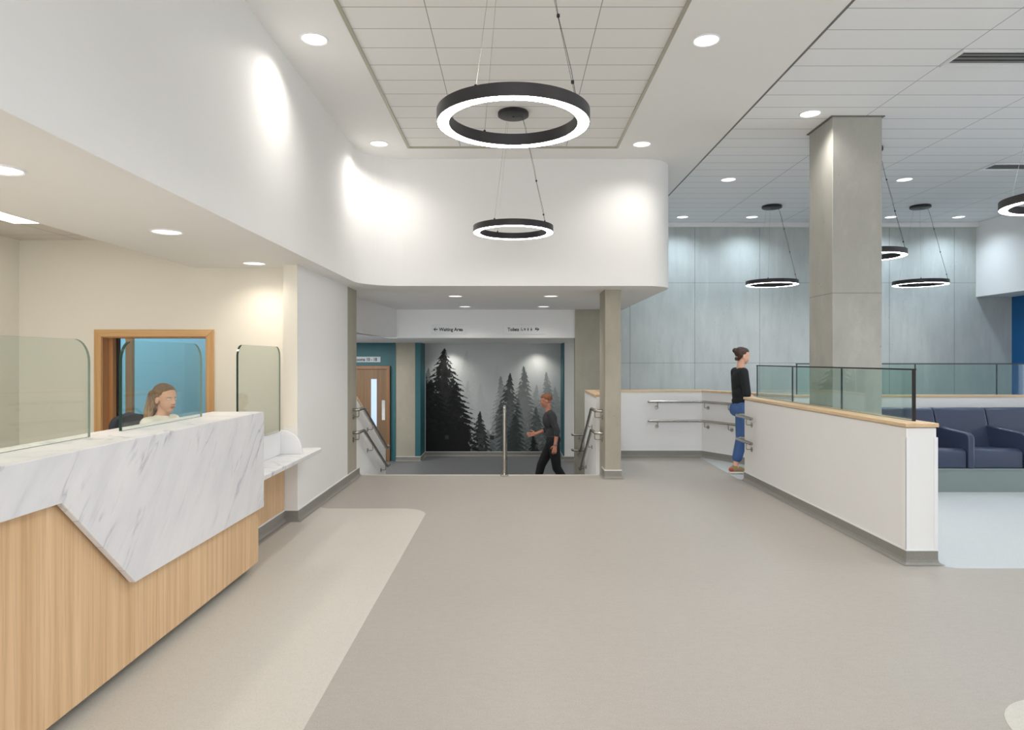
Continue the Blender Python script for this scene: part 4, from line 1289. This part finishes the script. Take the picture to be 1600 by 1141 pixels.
body = torso(-0.004) + neck + hp + arm_l(G, 'l') + arm_l(G, 'r') + leg_l(G, 'l') + leg_l(G, 'r')
body += hand(G['wl'], fw_ + Vector((0, 0, -0.1)), lf_, -1, 0.3) + hand(G['wr'], fw_ + Vector((0, 0, -0.1)), lf_, 1, 0.3)
b_ = blob('body', body, M['skin'], pr, 0.0048, 2)
face(pr, V, E, K, M['blonde'])
jm = torso(0.012) + arm_l(G, 'l', 0.014) + arm_l(G, 'r', 0.014) + [('c', G['neck'] + Vector((0, 0, -0.045)), 0.075, G['neck'] + Vector((0, 0, -0.035)), 0.07)]
blob('jumper', jm, M['knit'], pr, 0.007, 3)
blob('trousers', [('e', G['pelvis'], (0.118, 0.165, 0.10), R)] + leg_l(G, 'l', 0.016) + leg_l(G, 'r', 0.016), M['blackcloth'], pr, 0.009, 2)
hr_ = [E((-0.030, 0, 0.040), (0.092, 0.083, 0.086)), E((-0.006, 0, 0.064), (0.074, 0.070, 0.056)), E((-0.07, 0, -0.02), (0.05, 0.075, 0.09))]
for q_ in (1, -1):
    hr_ += [K((0.020, q_ * 0.066, 0.050), 0.012, (-0.030, q_ * 0.080, 0.010), 0.014), K((-0.035, q_ * 0.078, 0.02), 0.018, (-0.065, q_ * 0.080, -0.10), 0.022),
            K((-0.065, q_ * 0.080, -0.10), 0.022, (-0.100, q_ * 0.085, -0.21), 0.022)]
for y in (-0.055, -0.02, 0.02, 0.055):
    hr_ += [K((-0.085, y, 0.03), 0.034, (-0.115, y * 1.2, -0.12), 0.030), K((-0.115, y * 1.2, -0.12), 0.030, (-0.125, y * 1.35, -0.26), 0.018)]
blob('hair', hr_, M['blonde'], pr, 0.0045, 2)
shoes(pr, G['al'], yaw, M['blackcloth']); shoes(pr, G['ar'], yaw, M['blackcloth'])

# --- woman walking to the right past the low wall
pw = thing('person', 'woman in black top and blue cropped jeans walking right behind the low wall', 'person', (0, 0, 0))
base = (3.00, 9.06, 0)
yaw = math.radians(2)
J = dict(pelvis=(0.02, 0, 0.90), waist=(0.015, 0, 1.04), chest=(0.01, 0, 1.225), neck=(0.015, 0, 1.375), sl=(0.0, 0.150, 1.335), sr=(0.0, -0.150, 1.335),
         el=(0.02, 0.19, 1.05), er=(0.03, -0.19, 1.05), wl=(0.10, 0.20, 0.90), wr=(0.20, -0.17, 0.93),
         hl=(0.02, 0.085, 0.86), hr=(0.02, -0.085, 0.86), kl=(0.24, 0.085, 0.50), kr=(0.0, -0.085, 0.46), al=(0.42, 0.085, 0.135), ar=(-0.09, -0.085, 0.085))
G, V, E, K, hp, torso, neck, R, HR = figure(pw, base, yaw, J, (0.045, 0, 1.55), 0, math.radians(6), 0.88, 0.97)
body = torso(-0.006) + neck + hp + arm_l(G, 'l') + arm_l(G, 'r') + leg_l(G, 'l', 0, .9) + leg_l(G, 'r', 0, .9)
fw_ = R @ Vector((1, 0, 0)); lf_ = R @ Vector((0, 1, 0))
body += hand(G['wl'], fw_ + Vector((0, 0, -0.8)), fw_, -1, 0.5, .95) + hand(G['wr'], fw_ + Vector((0, 0, -0.5)), Vector((0, 0, 1)), 1, 0.5, .95)
body += [('c', G['al'], 0.035, G['al'] + Vector((0.08, 0, -0.05)), 0.03), ('c', G['ar'], 0.035, G['ar'] + Vector((0.08, 0, -0.05)), 0.03)]
blob('body', body, M['skin'], pw, 0.0055, 2)
face(pw, V, E, K, M['brown'])
tpz = [('e', G['waist'], (0.108, 0.132, 0.14), R), ('e', G['chest'], (0.112, 0.150, 0.150), R), ('c', G['sl'], 0.058, G['sr'], 0.058), ('e', G['pelvis'] + Vector((0, 0, 0.05)), (0.115, 0.150, 0.085), R), ('c', G['waist'], 0.1, G['chest'], 0.1)]
blob('top', tpz + arm_l(G, 'l', 0.014, 'upper') + arm_l(G, 'r', 0.014, 'upper'), M['blacktop'], pw, 0.007, 3)
je = [('e', G['pelvis'], (0.108, 0.148, 0.10), R)]
for k in 'lr':
    a = G['k' + k]; b2 = G['a' + k]
    m_ = a.lerp(b2, 0.66)
    je += limb([G['h' + k], a, m_], [0.100, 0.074, 0.062], 0.004)
je += [('e', G['pelvis'] + R @ Vector((-0.045, 0.05, -0.06)), (0.09, 0.085, 0.10), R), ('e', G['pelvis'] + R @ Vector((-0.045, -0.05, -0.06)), (0.09, 0.085, 0.10), R)]
blob('jeans', je, M['denim'], pw, 0.007, 2)
blob('hair', [E((-0.030, 0, 0.042), (0.090, 0.083, 0.082)), E((-0.002, 0, 0.066), (0.080, 0.070, 0.052)), E((-0.110, 0, 0.060), (0.040, 0.036, 0.038)), K((-0.04, 0.06, 0.0), 0.026, (-0.07, 0.03, -0.05), 0.026), K((-0.04, -0.06, 0.0), 0.026, (-0.07, -0.03, -0.05), 0.026)], M['brown'], pw, 0.0045, 2)
shoes(pw, Vector(G['ar']) + Vector((0, 0, 0.0)), yaw, M['shoe'], M['shoe_red'])
shoes(pw, Vector(G['al']) + Vector((0, 0, 0.0)), yaw, M['shoe'], M['shoe_red'], pitch=math.radians(-18))

# --- man walking left in the lower hall
pm = thing('person', 'person in dark clothes walking left past the mural at the foot of the stairs', 'person', (0, 0, 0))
base = (0.68, 11.6, LOW)
yaw = math.radians(180)
J = dict(pelvis=(0.00, 0, 0.94), waist=(0.02, 0, 1.08), chest=(0.06, 0, 1.27), neck=(0.09, 0, 1.43), sl=(0.06, 0.175, 1.385), sr=(0.06, -0.175, 1.385),
         el=(-0.05, 0.22, 1.11), er=(0.08, -0.21, 1.10), wl=(-0.02, 0.23, 0.88), wr=(0.29, -0.16, 1.02),
         hl=(0.0, 0.09, 0.90), hr=(0.0, -0.09, 0.90), kl=(-0.05, 0.09, 0.48), kr=(0.20, -0.09, 0.50), al=(-0.27, 0.09, 0.135), ar=(0.30, -0.09, 0.085))
G, V, E, K, hp, torso, neck, R, HR = figure(pm, base, yaw, J, (0.125, 0, 1.60), 0, math.radians(10), 1.05, 1.03)
body = torso(-0.006) + neck + hp + arm_l(G, 'l', .003) + arm_l(G, 'r', .003) + leg_l(G, 'l') + leg_l(G, 'r')
fw_ = R @ Vector((1, 0, 0)); lf_ = R @ Vector((0, 1, 0))
body += hand(G['wl'], Vector((0, 0, -1)) + fw_ * 0.15, fw_, 1, 0.3, 1.05) + hand(G['wr'], fw_ + Vector((0, 0, -0.1)), Vector((0, 0, 1)), 1, 0.4, 1.05)
body += [('c', G['al'], 0.035, G['al'] + R @ Vector((0.08, 0, -0.05)), 0.03), ('c', G['ar'], 0.035, G['ar'] + R @ Vector((0.08, 0, -0.05)), 0.03)]
blob('body', body, M['skin2'], pm, 0.0055, 2)
face(pm, V, E, K, M['ginger'])
shirt = torso(0.012)
for k in 'lr':
    shirt += limb([G['s' + k], G['e' + k], G['e' + k].lerp(G['w' + k], 0.25)], [0.056, 0.048, 0.044], 0.006)
blob('shirt', shirt, M['greytop'], pm, 0.008, 3)
blob('trousers', [('e', G['pelvis'], (0.125, 0.172, 0.12), R)] + leg_l(G, 'l', 0.020) + leg_l(G, 'r', 0.020), M['blackcloth'], pm, 0.008, 2)
blob('hair', [E((-0.028, 0, 0.045), (0.088, 0.082, 0.080)), E((0.0, 0, 0.070), (0.076, 0.068, 0.048))], M['ginger'], pm, 0.0045, 2)
wv = G['wl'] + Vector((0, 0, 0.012))
wb_ = MB().tube([wv + Vector((0, 0, 0.010)), wv - Vector((0, 0, 0.010))], 0.033, 20).build('watch', M['watch'], pm, smooth=True)
shoes(pm, G['ar'], yaw, M['blackcloth']); shoes(pm, G['al'], yaw, M['blackcloth'], pitch=math.radians(22))

for o in bpy.data.objects:
    if '_o' in o: del o['_o']
